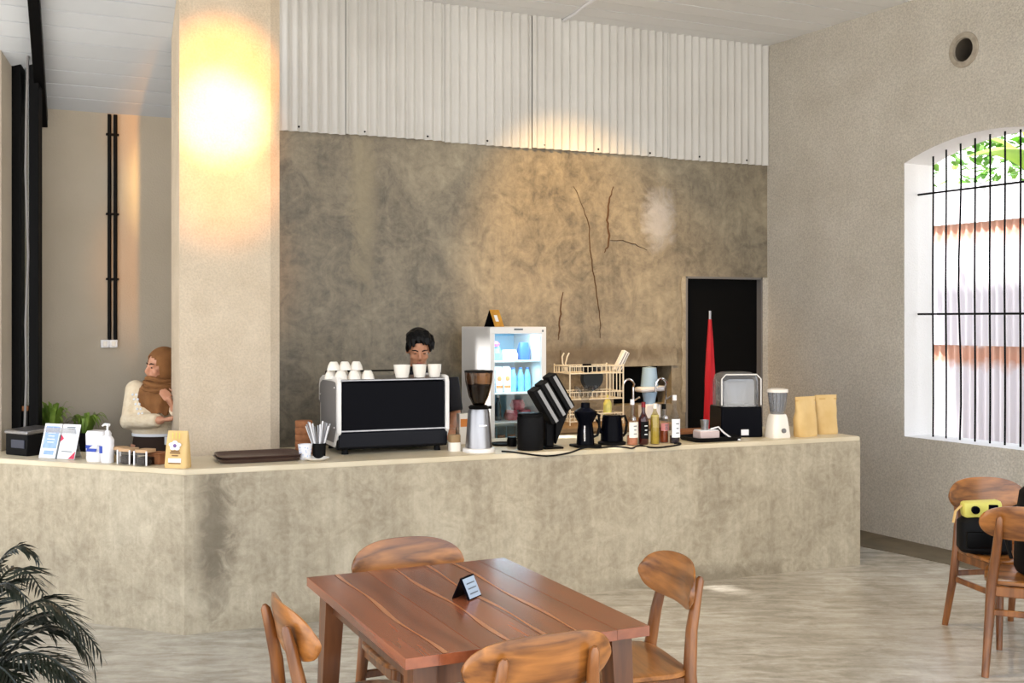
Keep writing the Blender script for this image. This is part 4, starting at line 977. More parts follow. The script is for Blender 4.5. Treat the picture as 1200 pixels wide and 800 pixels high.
# faucets and water dispenser on back counter
for k, (px, l_, fl_) in enumerate(((742, 'left chrome gooseneck tap in front of the serving hatch', 1), (780, 'right chrome gooseneck tap in front of the serving hatch', 1))):
    q = wb(wb_px(px, .25), .25, BT); t = thing('gooseneck_tap', l_, 'tap', q, WA, 'chrome taps on the back counter')
    b = MB(); b.lathe([(0, 0), (.026, 0), (.024, .02), (.014, .03), (0, .03)], 16); b.build('tap_base', M['chrome'], t)
    b = MB(); pts = [(0, 0, .02), (0, 0, .27)] + [(-.055 + .055 * math.cos(a), -.02, .27 + .065 * math.sin(a)) for a in [i * math.pi / 8 for i in range(1, 9)]] + [(-.112, -.02, .225)]
    b.tube(pts, .009, 8); b.build('spout', M['chrome'], t)
    b = MB(); b.tube([(.01, 0, .16), (.05, -.02, .19)], .007, 8); b.build('lever', M['chrome'], t)
q = wb(wb_px(761, .16), .16, BT); t = thing('water_dispenser', 'white water filter stand with a pale blue bottle between the taps', 'water dispenser', q, WA)
b = MB(); b.box((0, 0, .06), (.15, .13, .12), .01); b.build('stand_base', M['plastic_white'], t)
b = MB(); b.lathe([(0, .12), (.045, .12), (.065, .22), (0, .22)], 20); b.build('funnel', M['lilac_steel'], t)
b = MB(); b.box((0, -.02, .245), (.25, .12, .04), .012, rot=(0, R(-2), 0)); b.build('top_plate', M['plastic_white'], t)
b = MB(); b.lathe([(0, .265), (.072, .265), (.066, .34), (.058, .42), (0, .43)], 22); b.build('water_bottle', M['lilac_steel'], t)

# flat black tray, papers, steel cup, at right
q = cr(832, .20); t = thing('black_tray', 'flat black tray under papers right of the bottles', 'tray', q, UA)
b = MB(); b.loft([(0, 0, 0, .17, .13), (0, 0, .028, .185, .145), (0, 0, .030, .178, .138), (0, 0, .008, .165, .125)], 32, p=6); b.build('tray_body', M['black_matt'], t, ang=50)
t = thing('napkin_box', 'low white and pink napkin box on the black tray', 'box', q + Vector((-.02, .03, .010)), UA)
b = MB(); b.box((0, 0, .025), (.15, .10, .05), .004); b.build('box_body', mat('pale pink card', (226, 206, 204), .6), t)
b = MB(); b.box((0, 0, .053), (.14, .09, .006), .002); b.build('napkin', M['paper'], t)
t = thing('steel_cup', 'small steel measuring cup standing on the napkin box', 'cup', q + Vector((-.03, .03, .067)), UA)
b = MB(); b.lathe([(0, 0), (.024, 0), (.030, .065), (.028, .065), (.022, .004), (0, .004)], 18); b.build('cup_body', M['steel'], t)
t = thing('wooden_board', 'small brown serving board behind the black tray', 'board', cr(812, .52), UA)
b = MB(); b.box((0, 0, .02), (.26, .16, .04), .006); b.build('board_body', M['cork'], t)
b = MB(); b.tube([q + Vector(v) for v in ((.01, .03, .07), (.06, .02, .085), (.09, -.02, .05), (.13, -.05, .02), (.19, -.07, .008))], .006, 6); tag(b.build('white_cable', M['plastic_white']), 'white cable curling from the napkin box to the blender', 'cable')

# red parasol in the doorway
q = at_y(832, 495, 9.15); t = thing('parasol', 'closed red parasol standing upright before the black door', 'parasol', (q.x, q.y, 0), 0)
b = MB(); b.lathe([(0, 0), (.12, 0), (.12, .03), (.03, .05), (0, .05)], 20); b.build('foot', M['black'], t)
b = MB(); b.tube([(0, 0, .04), (0, 0, 1.77)], .011, 8); b.build('pole', M['steel'], t)
n = 12; b = MB(); rings = []
for i, (z, r) in enumerate(((.25, .045), (.55, .055), (.82, .052), (.86, .046), (1.2, .040), (1.45, .026), (1.66, .013), (1.70, .012))):
    rings.append([(r * (1 + .22 * (k % 2)) * math.cos(2 * math.pi * k / n + z * .8), r * (1 + .22 * (k % 2)) * math.sin(2 * math.pi * k / n + z * .8), z) for k in range(n)])
v = [p for rg in rings for p in rg]; b.poly(v, [(i * n + k, i * n + (k + 1) % n, (i + 1) * n + (k + 1) % n, (i + 1) * n + k) for i in range(len(rings) - 1) for k in range(n)]); b.build('canopy', M['red_cloth'], t, ang=50)
b = MB(); b.lathe([(.052, .85), (.054, .855), (.054, .875), (.050, .88)], 16); b.build('tie_band', M['red_cloth'], t)

# enclosed blender
q0, q1 = cr(851, .24), cr(898, .24); bw = (q1 - q0).length
t = thing('blender', 'large black blender under a clear sound cover', 'blender', (q0 + q1) / 2 + Vector((-.05, .12, 0)), UA + R(-14))
b = MB(); b.box((0, 0, .105), (bw * .92, .26, .21), .008, taper=.97); b.build('motor_base', M['black_gloss'], t)
b = MB(); b.box((.02, -.13, .035), (.055, .006, .04), .002); b.build('control_plate', M['paper'], t)
b = MB(); s_ = bw * .86
b.loft([(0, 0, .21, s_ / 2, .115), (0, 0, .38, s_ / 2, .115), (0, 0, .425, s_ / 2 - .012, .105), (0, 0, .445, s_ / 2 - .05, .07)], 32, p=6); b.build('cover', M['clear_grey'], t, ang=50)
b = MB(); b.loft([(0, .01, .215, .045, .045), (0, .01, .27, .048, .048), (0, .01, .37, .07, .065)], 20, p=3); b.build('jug', M['clear_grey'], t)
b = MB(); b.box((0, .01, .378), (.13, .12, .016), .004); b.build('jug_lid', M['black_matt'], t)
b = MB(); b.tube([(-s_ / 2, -.117, .22), (-s_ / 2, -.117, .40), (-s_ / 2 + .03, -.115, .43), (s_ / 2 - .03, -.115, .43), (s_ / 2, -.117, .40), (s_ / 2, -.117, .22)], .005, 6); b.build('cover_rim', M['white_metal'], t)
b = MB(); b.lathe([(.0, .212), (.05, .212), (.055, .225), (0, .228)], 18); b.build('coupling', M['steel'], t)
# white blender
t = thing('blender', 'small white blender with a clear ribbed jug beside the kraft pouches', 'blender', cr(911, .17), UA)
b = MB(); b.loft([(0, 0, 0, .078, .07), (0, 0, .01, .080, .072), (0, 0, .13, .062, .058), (0, 0, .16, .05, .05)], 24, p=3.5); b.build('motor_base', M['china'], t)
b = MB(); b.lathe([(.045, .16), (.052, .18), (.066, .31), (.064, .31), (.049, .18), (0, .17)], 24); b.build('jug', M['clear_grey'], t)
for k in range(6):
    a = -math.pi / 2 + (k - 2.5) * .5; b = MB(); b.tube([(.052 * math.cos(a), .052 * math.sin(a), .19), (.066 * math.cos(a), .066 * math.sin(a), .305)], .003, 5); b.build('jug_rib', M['grey'], t)
b = MB(); b.lathe([(0, .31), (.072, .31), (.072, .33), (.04, .338), (0, .338)], 24); b.build('lid', M['china'], t)
b = MB(); b.lathe([(0, 0), (.016, 0), (.016, .012), (0, .012)], 14, Matrix.Translation((0, -.068, .05)) @ Matrix.Rotation(R(80), 4, 'X')); b.build('knob', M['grey'], t)
# kraft pouches
def pouch(px, d, rot, w, h, label):
    t = thing('kraft_pouch', label, 'pouch', cr(px, d), UA + rot, 'plain kraft pouches at the right end of the bar')
    b = MB(); b.loft([(0, 0, 0, w * .46, .045), (0, 0, .012, w * .48, .05), (.0, .004, h * .45, w * .47, .040), (0, .006, h * .62, w * .475, .030), (0, .006, h * .8, w * .49, .016), (0, .006, h, w * .51, .004)], 40, p=3.2)
    for v in b.bm.verts:
        if h * .1 < v.co.z < h * .9: v.co.y += .009 * math.sin(v.co.x * 55 + v.co.z * 30) * math.sin(v.co.z * 22 + px); v.co.x += .004 * math.sin(v.co.z * 40)
    b.build('pouch_body', M['kraft'], t, ang=60)
    b = MB(); b.box((0, .004, h * .90), (w * .98, .012, .006)); b.build('seal_strip', M['kraft_side'], t, smooth=False)
pouch(944, .15, R(8), .185, .275, 'left plain kraft pouch next to the white blender')
pouch(968, .24, R(-6), .175, .275, 'right plain kraft pouch at the end of the bar')

# black power cable on the bar edge
def fe(px, py):
    p = _solve(px, -.008, U, N); return Vector((p.x, p.y, hgt(py, p.y)))
pts = [cr(588, .09, TOP + .006), cr(600, .03, TOP + .006), fe(612, 531), fe(640, 534), fe(665, 531), fe(685, 524.5), cr(700, .03, TOP + .006), cr(718, .05, TOP + .006), fe(733, 524), fe(741, 525), cr(750, .04, TOP + .006), fe(762, 524), fe(775, 524), fe(795, 521), cr(797, .06, TOP + .006), cr(790, .07, TOP + .006)]
fine = []
for i in range(len(pts) - 1):
    p0, p1, p2, p3 = pts[max(i - 1, 0)], pts[i], pts[i + 1], pts[min(i + 2, len(pts) - 1)]
    for k in range(5):
        t_ = k / 5; fine.append(.5 * ((2 * p1) + (p2 - p0) * t_ + (2 * p0 - 5 * p1 + 4 * p2 - p3) * t_ ** 2 + (3 * p1 - p0 - 3 * p2 + p3) * t_ ** 3))
b = MB(); b.tube(fine + [pts[-1]], .0055, 6); tag(b.build('power_cable', M['black_matt']), 'black power cable trailing over the front edge of the bar', 'cable')

# wall conduits and sockets on the beige wall
s_m = wb_px(130.5); zt, zb_ = 3.09, hgt(398, wb(s_m).y)
for k, (px, l_) in enumerate(((128, 'left black conduit pipe down the beige wall'), (135, 'right black conduit pipe down the beige wall'))):
    t = thing('conduit_pipe', l_, 'pipe', wb(wb_px(px), .018, 0), WA, 'black conduit pipes on the beige wall')
    b = MB(); b.tube([(0, 0, zb_), (0, 0, zt)], .0125, 10); b.build('pipe', M['black'], t)
    for py in (158, 251, 327):
        b = MB(); b.box((0, .004, hgt(py, wb(s_m).y)), (.046, .028, .014), .002); b.build('pipe_clip', M['black'], t)
for k, (px, l_) in enumerate(((122.5, 'left white switch box under the black conduits'), (132.5, 'right white switch box under the black conduits'))):
    t = thing('switch_box', l_, 'switch', wb(wb_px(px), .016, hgt(402.5, wb(s_m).y)), WA, 'white switch boxes')
    b = MB(); b.box((0, 0, 0), (.054, .034, .054), .004); b.build('box_body', M['plastic_white'], t)
    b = MB(); b.box((0, -.019, 0), (.024, .006, .034), .002); b.build('rocker', M['china'], t)

# ferns behind the bar at left
bench = thing('plant_bench', 'low dark bench behind the bar carrying the green plants', 'bench', at_y(72, 500, 7.18) * V2(1, 1).to_3d() if False else Vector((at_y(80, 500, 7.25).x, 7.25, 0)), WA)
b = MB(); b.box((0, 0, .78), (.62, .26, .04), .005); b.build('bench_top', M['black_matt'], bench)
for x in (-.28, .28):
    for y in (-.1, .1):
        b = MB(); b.box((x, y, .38), (.04, .04, .76), .003); b.build('leg', M['black_matt'], bench)
def fern(px, label, hh, spread, n, dz=0):
    q = Vector((at_y(px, 500, 7.25).x, 7.25 + .2 * (px - 80) / 400, .80)); q.y += (q.x - bench.location.x) * math.tan(WA)
    q.y = bench.location.y + (q.x - bench.location.x) * math.tan(WA); t = thing('potted_fern', label, 'potted plant', q, 0, 'green plants behind the bar')
    b = MB(); b.lathe([(0, 0), (.07, 0), (.09, .16), (.085, .16), (.08, .14), (0, .14)], 20); b.build('plant_pot', M['black_matt'], t)
    for k in range(n):
        a = random.uniform(0, 2 * math.pi); r = random.uniform(.35, 1) * spread; b = MB()
        leaf_mesh(b, (math.cos(a) * .03, math.sin(a) * .03, .13), (math.cos(a) * r, math.sin(a) * r * .5, .13 + hh * random.uniform(.55, 1)), random.uniform(.018, .03), .07, 6); b.build('leaf', M['leaf_green'], t)
fern(64, 'bushy green plant in a black pot beside the black window post', .30, .17, 60)
fern(97, 'smaller green plant in a black pot right of the bushy one', .20, .16, 44)

# ================================================================= PEOPLE
def hand(mb, wrist, direction, palm_n, s=1.0, curl=.6):
    """palm plus five bent fingers; DIRECTION runs from the wrist to the fingertips."""
    d = Vector(direction).normalized(); n = Vector(palm_n); n = (n - d * n.dot(d)).normalized(); x = d.cross(n)
    w = Vector(wrist); mb.tube([w - d * .02, w + d * .02 * s, w + d * .055 * s, w + d * .085 * s], [.022 * s, .028 * s, .036 * s, .034 * s], 12, .5)
    for k, (off, ln) in enumerate(((-.027, .066), (-.009, .076), (.009, .072), (.027, .056))):
        b0 = w + d * .082 * s + x * off * s; p = [b0]; ang = 0.15
        for j in range(3):
            ang += curl * .55; p.append(p[-1] + (d * math.cos(ang) + n * math.sin(ang)) * ln * s * (.45, .32, .23)[j])
        mb.tube([b0 - d * .015] + p, [.0095 * s, .0095 * s, .009 * s, .008 * s, .0065 * s], 8)
    b0 = w + d * .025 * s - x * .028 * s
    mb.tube([b0, b0 + (d * .5 - x * .8 + n * .3) * .035 * s, b0 + (d * .9 - x * .7 + n * .5) * .062 * s, b0 + (d * 1.2 - x * .5 + n * .8) * .072 * s], [.013 * s, .012 * s, .010 * s, .007 * s], 8)

def head(mb, c, rot):
    """face looks to local -Y; C is the middle of the head."""
    Mh = Matrix.Translation(c) @ Euler(rot).to_matrix().to_4x4()
    mb.ell((0, .012, .025), (.074, .094, .088), M=Mh); mb.ell((0, -.020, -.045), (.058, .068, .072), M=Mh)
    mb.ell((0, -.052, -.088), (.030, .028, .024), M=Mh)
    mb.tube([(0, -.082, .02), (0, -.094, -.006), (0, -.106, -.026)], [.009, .011, .014], 8, M=Mh)
    mb.ell((0, -.094, -.031), (.018, .012, .010), M=Mh)
    for sx in (-1, 1):
        mb.ell((sx * .032, -.070, .022), (.024, .014, .008), M=Mh); mb.ell((sx * .040, -.062, -.025), (.022, .020, .020), M=Mh)
        mb.ell((sx * .075, .012, -.008), (.010, .020, .031), M=Mh); mb.ell((sx * .030, -.074, .003), (.014, .009, .008), M=Mh)
    mb.ell((0, -.083, -.056), (.024, .012, .006), M=Mh); mb.ell((0, -.081, -.066), (.021, .012, .007), M=Mh)
    return Mh

# --- woman in the brown veil
wx, wy = at_y(183, 500, 7.12).x, 7.12
wom = thing('person', 'person in brown headscarf and cream sweater looking left behind the column', 'person', (wx, wy, 0), R(4))
hc = Vector((.035, -.01, 1.395)); hrot = (R(4), R(2), R(-52))
b = MB(); Mh = head(b, hc, hrot)
b.tube([(.03, .02, 1.22), (.033, .01, 1.33)], [.052, .050], 12)
b.loft([(0, .02, .86, .150, .105), (0, .02, .95, .130, .095), (0, .01, 1.08, .140, .095), (.01, .015, 1.18, .150, .09), (.02, .02, 1.25, .10, .06)], 20)
for sx in (-1, 1): b.tube([(sx * .085, .02, .90), (sx * .09, .01, .50), (sx * .09, .03, .08)], [.082, .055, .040], 12); b.tube([(sx * .09, .03, .07), (sx * .09, -.06, .035), (sx * .095, -.12, .03)], [.038, .036, .03], 10)
LS, LE, LW = (-.135, .02, 1.245), (-.165, -.03, 1.05), (.085, -.20, 1.07)
RS, RE, RWr = (.175, .02, 1.24), (.215, -.04, 1.05), (.15, -.20, 1.15)
b.tube([LS, LE, LW], [.045, .036, .026], 12); b.tube([RS, RE, RWr], [.045, .036, .026], 12)
hand(b, LW, (.9, -.1, .15), (0, .3, 1), .92); hand(b, RWr, (-.35, -.3, .9), (-.6, .6, 0), .92)
b.build('body', M['skin_w'], wom, remesh=.0075, relax=2)
b = MB()
b.loft([(0, .02, .965, .150, .112), (0, .02, .985, .158, .118), (0, .02, 1.05, .152, .115), (.005, .01, 1.13, .152, .112), (.015, .015, 1.21, .165, .105), (.025, .02, 1.275, .12, .075), (.03, .02, 1.305, .07, .06)], 24)
for A, B_, C_ in ((LS, LE, LW), (RS, RE, RWr)):
    A, B_, C_ = map(Vector, (A, B_, C_)); b.ell(A, (.066, .066, .066)); b.ell(B_, (.056, .056, .056)); b.tube([A, A.lerp(B_, .5), B_, B_.lerp(C_, .5), B_.lerp(C_, .9)], [.064, .058, .056, .050, .042], 14)
b.build('sweater', M['sweater'], wom, remesh=.011, relax=2)
b = MB()
for k in range(5):
    for j in range(2): b.ell((-.118 + .022 * j + k * .010, -.112 - .002 * k, 1.225 - .03 * k), (.008, .006, .008), u=8, v=6)
tag(b.build('sweater_dots', M['paper'], wom), kind='stuff')
b = MB(); b.loft([(0, .02, .60, .165, .12), (0, .02, .80, .168, .125), (0, .02, .93, .150, .112), (0, .02, .975, .142, .105), (0, .02, .98, .136, .10)], 22)
for sx in (-1, 1): b.tube([(sx * .085, .02, .80), (sx * .09, .01, .48), (sx * .09, .03, .09)], [.095, .075, .065], 14)
b.build('trousers', M['trousers_brown'], wom, remesh=.014, relax=2)
b = MB(); b.loft([(0, .02, .955, .156, .117), (0, .02, .973, .156, .117)], 24); b.build('hem_band', M['paper'], wom)
b = MB(); b.box((.09, -.095, .93), (.03, .006, .05), .002); b.build('name_tag', M['paper'], wom)
for sx in (-1, 1):
    b = MB(); b.loft([(sx * .093, -.035, 0, .046, .115), (sx * .093, -.035, .03, .045, .112), (sx * .092, .0, .075, .040, .065)], 16); b.build('shoe', M['black_matt'], wom)
# veil: hood around the face, cape over the shoulders
b = MB()
t_ = bmesh.new(); bmesh.ops.create_uvsphere(t_, u_segments=40, v_segments=28, radius=1.0)
for v in t_.verts: v.co = Vector((v.co.x * .094, v.co.y * .116 + .018, v.co.z * .128 + .002))
bmesh.ops.delete(t_, geom=[v for v in t_.verts if v.co.y < -.035 and (v.co.x / .068) ** 2 + ((v.co.z + .012) / .088) ** 2 < 1.0], context='VERTS')
bmesh.ops.solidify(t_, geom=t_.faces[:], thickness=.008); b._add(t_, Mh)
b.build('hood', M['hijab'], wom, ang=60)
b = MB(); rings = []; secs = [(.030, .00, 1.335, .072, .078), (.028, .0, 1.30, .085, .088), (.025, .0, 1.27, .105, .10), (.03, .0, 1.25, .135, .112), (.035, -.005, 1.21, .150, .125), (.03, -.02, 1.15, .115, .118), (.045, -.04, 1.10, .075, .095)]
n = 48
for i, (cx, cy, z, rx, ry) in enumerate(secs):
    rings.append([(cx + rx * math.cos(2 * math.pi * k / n) * (1 + .035 * math.sin(k * 1.7 + i)), cy + ry * math.sin(2 * math.pi * k / n) * (1 + .06 * math.sin(k * 1.3 + i * .7)), z + .012 * math.sin(k * .9 + i)) for k in range(n)])
v = [p for r_ in rings for p in r_]; b.poly(v, [(i * n + k, i * n + (k + 1) % n, (i + 1) * n + (k + 1) % n, (i + 1) * n + k) for i in range(len(rings) - 1) for k in range(n)]); b.build('veil', M['hijab'], wom, ang=120)
b = MB()
for i in range(3): b.tube([(.03 + (.085 + .012 * i) * math.cos(a), .0 + (.095 + .01 * i) * math.sin(a) , 1.315 - .028 * i + .012 * math.sin(a * 2 + i)) for a in [j * 2 * math.pi / 20 for j in range(21)]], .016, 8)
b.build('veil_fold', M['hijab'], wom)
def face_bits(par, Mh, closed=False, brow=True):
    for sx in (-1, 1):
        b = MB(); b.ell((sx * .031, -.0785, .004), (.011, .0055, .003 if closed else .005), u=10, v=6, M=Mh); b.build('eye', M['eye'], par)
        b = MB(); b.tube([(sx * .014, -.083, .024), (sx * .032, -.082, .031), (sx * .050, -.070, .024)], .0038, 6, M=Mh); b.build('eyebrow', M['hair'], par)
    b = MB(); b.ell((0, -.0905, -.0605), (.021, .006, .008), u=12, v=6, M=Mh); b.build('lips', M['lip'], par)
face_bits(wom, Mh)

# --- barista looking down
mx_, my_ = at_y(490, 500, 7.48).x, 7.48
man = thing('person', 'person with black hair and black shirt looking down behind the espresso machine', 'person', (mx_, my_, 0), R(8))
hc = Vector((0, -.06, 1.50)); hrot = (R(24), 0, R(3))
b = MB(); Mh = head(b, hc, hrot)
b.tube([(0, .02, 1.33), (0, -.03, 1.44)], [.058, .055], 12)
b.loft([(0, .03, .88, .150, .105), (0, .03, .98, .145, .10), (0, .02, 1.12, .165, .11), (0, .01, 1.26, .19, .11), (0, .01, 1.34, .15, .08), (0, .01, 1.38, .07, .06)], 20)
for sx in (-1, 1): b.tube([(sx * .09, .03, .90), (sx * .10, .02, .50), (sx * .10, .04, .08)], [.088, .058, .042], 12); b.tube([(sx * .10, .04, .07), (sx * .10, -.06, .035), (sx * .105, -.13, .03)], [.04, .038, .032], 10)
aS, aE, aW = (.205, .01, 1.30), (.245, -.03, 1.06), (.20, -.26, .985)
cS, cE, cW = (-.205, .01, 1.30), (-.235, -.02, 1.05), (-.12, -.24, 1.02)
b.tube([aS, aE, aW], [.05, .042, .030], 12); b.tube([cS, cE, cW], [.05, .042, .030], 12)
hand(b, aW, (-.1, -1, -.15), (-.6, 0, -1)); hand(b, cW, (.3, -1, .0), (.4, 0, -1))
b.build('body', M['skin_m'], man, remesh=.0075, relax=2)
b = MB(); b.loft([(0, .03, .84, .165, .12), (0, .03, .98, .162, .118), (0, .02, 1.12, .178, .122), (0, .01, 1.26, .20, .122), (0, .01, 1.345, .155, .09), (0, .005, 1.385, .08, .07)], 24)
for A, B_ in ((aS, aE), (cS, cE)):
    A, B_ = Vector(A), Vector(B_); b.tube([A, A.lerp(B_, .5), A.lerp(B_, .92)], [.072, .066, .062], 14)
b.build('shirt', M['tshirt'], man, remesh=.011, relax=2)
b = MB(); b.loft([(0, .03, .62, .17, .125), (0, .03, .80, .17, .122), (0, .03, .90, .155, .11)], 22)
for sx in (-1, 1): b.tube([(sx * .09, .03, .82), (sx * .10, .02, .48), (sx * .10, .04, .08)], [.10, .078, .065], 14)
b.build('trousers', M['denim'], man, remesh=.014, relax=2)
for sx in (-1, 1):
    b = MB(); b.loft([(sx * .104, -.035, 0, .048, .122), (sx * .104, -.035, .03, .047, .12), (sx * .102, .0, .08, .042, .07)], 16); b.build('shoe', M['black_matt'], man)
b = MB()
b.ell((0, .03, .058), (.086, .098, .080), M=Mh); b.ell((0, .065, -.005), (.080, .065, .085), M=Mh)
for k in range(15):
    x = -.066 + .0094 * k; zz = .112 - 7.0 * x * x; sw = .012 * math.sin(k * 1.9) + .012; r3 = random.uniform(-.012, .014)
    b.tube([(x, .05, zz), (x * 1.06 + sw * .3, -.005, zz + .014 + .006 * math.sin(k * 1.3)), (x * 1.12 + sw * .6, -.055, zz - .004 + r3 * .5), (x * 1.10 + sw * .7, -.084, zz - .036 + r3)], [.020, .020, .014, .004], 7, M=Mh)
for sx in (-1, 1): b.tube([(sx * .075, -.04, .06), (sx * .079, -.025, .02), (sx * .077, -.012, -.01)], [.018, .014, .008], 8, M=Mh)
b.build('hair', M['hair'], man, remesh=.0045, relax=1)
face_bits(man, Mh, True)

# ================================================================= TABLE AND CHAIRS
TA = R(25); tcx, tcy = -.1645, 3.765
ta, tb = V2(math.cos(TA), math.sin(TA)), V2(math.sin(TA), -math.cos(TA))
TWd, TLn, THt = .80, 1.085, .75
tab = thing('dining_table', 'rectangular red brown plank top wooden table in the foreground', 'table', (tcx, tcy, 0), TA)
nb = 7; x = -TWd / 2
wid = [.10, .13, .095, .125, .11, .125, .115]
for k in range(nb):
    b = MB(); b.box((x + wid[k] / 2, 0, THt - .016 - .0006 * (k % 2)), (wid[k] - .0004, TLn, .032), .0006); o = b.build('plank', M['table_wood'], tab, smooth=False)
    if k in (1, 3, 4, 5):
        xs = x + .006; b = MB(); v = []
        for i in range(25):
            y = -TLn / 2 + .003 + (TLn - .006) * i / 24; xo = .006 * math.sin(i * .45 + k) + .004 * math.sin(i * .21 + 2 * k) + .008; w_ = .006 + .003 * math.sin(i * .5 + k * 2)
            v += [(xs + xo - w_, y, THt + .0006), (xs + xo + w_, y, THt + .0006)]
        b.poly(v, [(2 * i, 2 * i + 1, 2 * i + 3, 2 * i + 2) for i in range(24)]); tag(b.build('sapwood_streak', M['sap_wood'], o, smooth=False), 'pale wavy streak in the plank')
    x += wid[k]
for sx in (-1, 1):
    for sy in (-1, 1):
        b = MB(); X, Y = sx * (TWd / 2 - .075), sy * (TLn / 2 - .085)
        b.poly([(X + dx * w + sx * o_, Y + dy * w2 + sy * o_, z) for z, w, w2, o_ in ((0, .024, .024, .03), (THt - .033, .036, .042, 0)) for dx, dy in ((-1, -1), (1, -1), (1, 1), (-1, 1))], [(3, 2, 1, 0), (4, 5, 6, 7), (0, 1, 5, 4), (1, 2, 6, 5), (2, 3, 7, 6), (3, 0, 4, 7)]); b.build('leg', M['dark_leg_wood'], tab, smooth=False)
for c, d in (((0, TLn / 2 - .085, THt - .075), (TWd - .19, .022, .08)), ((0, -TLn / 2 + .085, THt - .075), (TWd - .19, .022, .08)), ((TWd / 2 - .075, 0, THt - .075), (.022, TLn - .23, .08)), ((-TWd / 2 + .075, 0, THt - .075), (.022, TLn - .23, .08))):
    b = MB(); b.box(c, d, .002); b.build('apron', M['dark_leg_wood'], tab, smooth=False)
# little black tent sign on the table
q = at_z(547, 699, THt); t = thing('table_sign', 'small black folded table sign with a pale face on the wooden table', 'sign', q, R(62))
b = MB(); w_, h_, d_ = .043, .072, .034
for sy in (-1, 1):
    p = [(-w_, sy * d_, .0), (w_, sy * d_, .0), (w_, 0, h_), (-w_, 0, h_)]; b = MB()
    b.poly([Vector(v) for v in p] + [Vector(v) + Vector((0, -sy * .004, -.002)) for v in p], [(0, 1, 2, 3), (7, 6, 5, 4), (0, 4, 5, 1), (1, 5, 6, 2), (3, 2, 6, 7), (0, 3, 7, 4)]); fo = b.build('sign_leaf', M['black_gloss'], t, smooth=False)
    b = MB(); p = [(-w_ * .9, sy * (d_ + .0015) * .95, .004), (w_ * .9, sy * (d_ + .0015) * .95, .004), (w_ * .9, sy * .004, h_ - .005), (-w_ * .9, sy * .004, h_ - .005)]
    if sy > 0: continue
    b.poly([Vector(v) + Vector((0, -.001, 0)) for v in p], [(0, 1, 2, 3)]); b.build('sign_print', M['sign_print'] if 'sign_print' in M else mat('silver grey card', (170, 184, 198), .3), fo, smooth=False)
    b = MB()
    for k in range(3): z = .018 + .016 * k; b.box((.0, -d_ * (1 - z / h_) - .004, z), (.05, .001, .004))
    tag(b.build('print_lines', M['grey_print'], fo, smooth=False), kind='stuff')

def make_chair(label):
    t = thing('dining_chair', label, 'chair', (0, 0, 0), 0, 'teak dining chairs')
    # seat : dished trapezoid, front is +Y
    b = MB(); b.loft([(0, 0, .425, .205, .20), (0, 0, .432, .215, .21), (0, 0, .447, .215, .21), (0, 0, .450, .208, .203), (0, 0, .446, .15, .14)], 36, p=5); b.build('seat', M['chair_wood'], t, ang=45)
    # bent oval backrest
    b = MB(); nu, nv = 22, 7; Wb, Hb, th = .235, .080, .010; fr_, bk_ = [], []
    for i in range(nu + 1):
        u = math.sin(math.pi * (i / nu - .5)); x = Wb * u; hh = Hb * max(.0, 1 - abs(u) ** 3.4) ** .5 + .004
        for j in range(nv + 1):
            vz = -1 + 2 * j / nv; z = .735 + hh * vz - .012 * u * u; edge = 1 - .7 * abs(vz) ** 6
            y = -.245 + .055 * u * u - (z - .735) * .18
            fr_.append((x, y + th * edge, z)); bk_.append((x, y - th * edge, z))
    m_ = nv + 1; F_ = []; off = len(fr_)
    for i in range(nu):
        for j in range(nv):
            a = i * m_ + j; F_ += [(a, a + m_, a + m_ + 1, a + 1), (off + a, off + a + 1, off + a + m_ + 1, off + a + m_)]
        a = i * m_; F_ += [(a, off + a, off + a + m_, a + m_)]; a += nv; F_ += [(a, a + m_, off + a + m_, off + a)]
    for j in range(nv): F_ += [(j, j + 1, off + j + 1, off + j)]; a = nu * m_ + j; F_ += [(a, off + a, off + a + 1, a + 1)]
    b.poly(fr_ + bk_, F_); b.build('backrest', M['chair_wood'], t, ang=50)
    for sx in (-1, 1):
        b = MB(); b.tube([(sx * .205, -.275, 0), (sx * .19, -.225, .25), (sx * .178, -.205, .43), (sx * .158, -.222, .58), (sx * .146, -.248, .70), (sx * .142, -.262, .755), (sx * .141, -.266, .768)], [.017, .021, .025, .022, .019, .016, .007], 10); b.build('leg', M['chair_leg_wood'], t)
        b = MB(); b.tube([(sx * .205, .205, 0), (sx * .185, .18, .25), (sx * .175, .17, .43)], [.015, .020, .024], 10); b.build('leg', M['chair_leg_wood'], t)
        b = MB(); b.box((sx * .188, -.01, .27), (.018, .36, .030), .004); b.build('stretcher', M['chair_leg_wood'], t)
        b = MB(); b.box((sx * .176, -.015, .40), (.020, .34, .05), .004); b.build('apron', M['chair_leg_wood'], t)
    b = MB(); b.box((0, .172, .40), (.33, .020, .05), .004); b.build('apron', M['chair_leg_wood'], t)
    b = MB(); b.box((0, -.205, .40), (.33, .020, .05), .004); b.build('apron', M['chair_leg_wood'], t)
    b = MB(); b.box((0, -.215, .30), (.35, .018, .030), .004); b.build('stretcher', M['chair_leg_wood'], t)
    return t
CHAIRS = []
def place(x, y, face, label):
    """(x, y) is the middle of the backrest, FACE the direction the sitter looks."""
    f = Vector(face).normalized(); rz = math.atan2(f.y, f.x) - R(90); c = V2(x, y) + V2(f.x, f.y) * .235
    if not CHAIRS: t = make_chair(label); t.location = (c.x, c.y, 0); t.rotation_euler.z = rz
    else: t = dup(CHAIRS[0], (c.x, c.y, 0), rz, label)
    CHAIRS.append(t); return t
place(-.432, 4.47, tb, 'wooden chair at the far end of the table, showing only its backrest')
place(-.722, 3.512, ta, 'wooden chair at the left side of the table, seen from behind')
place(.095, 3.13, -tb, 'wooden chair at the near end of the table, its back toward the viewer')
place(.615, 4.15, V2(-.96, -.28), 'wooden chair pulled out at the right side of the table')
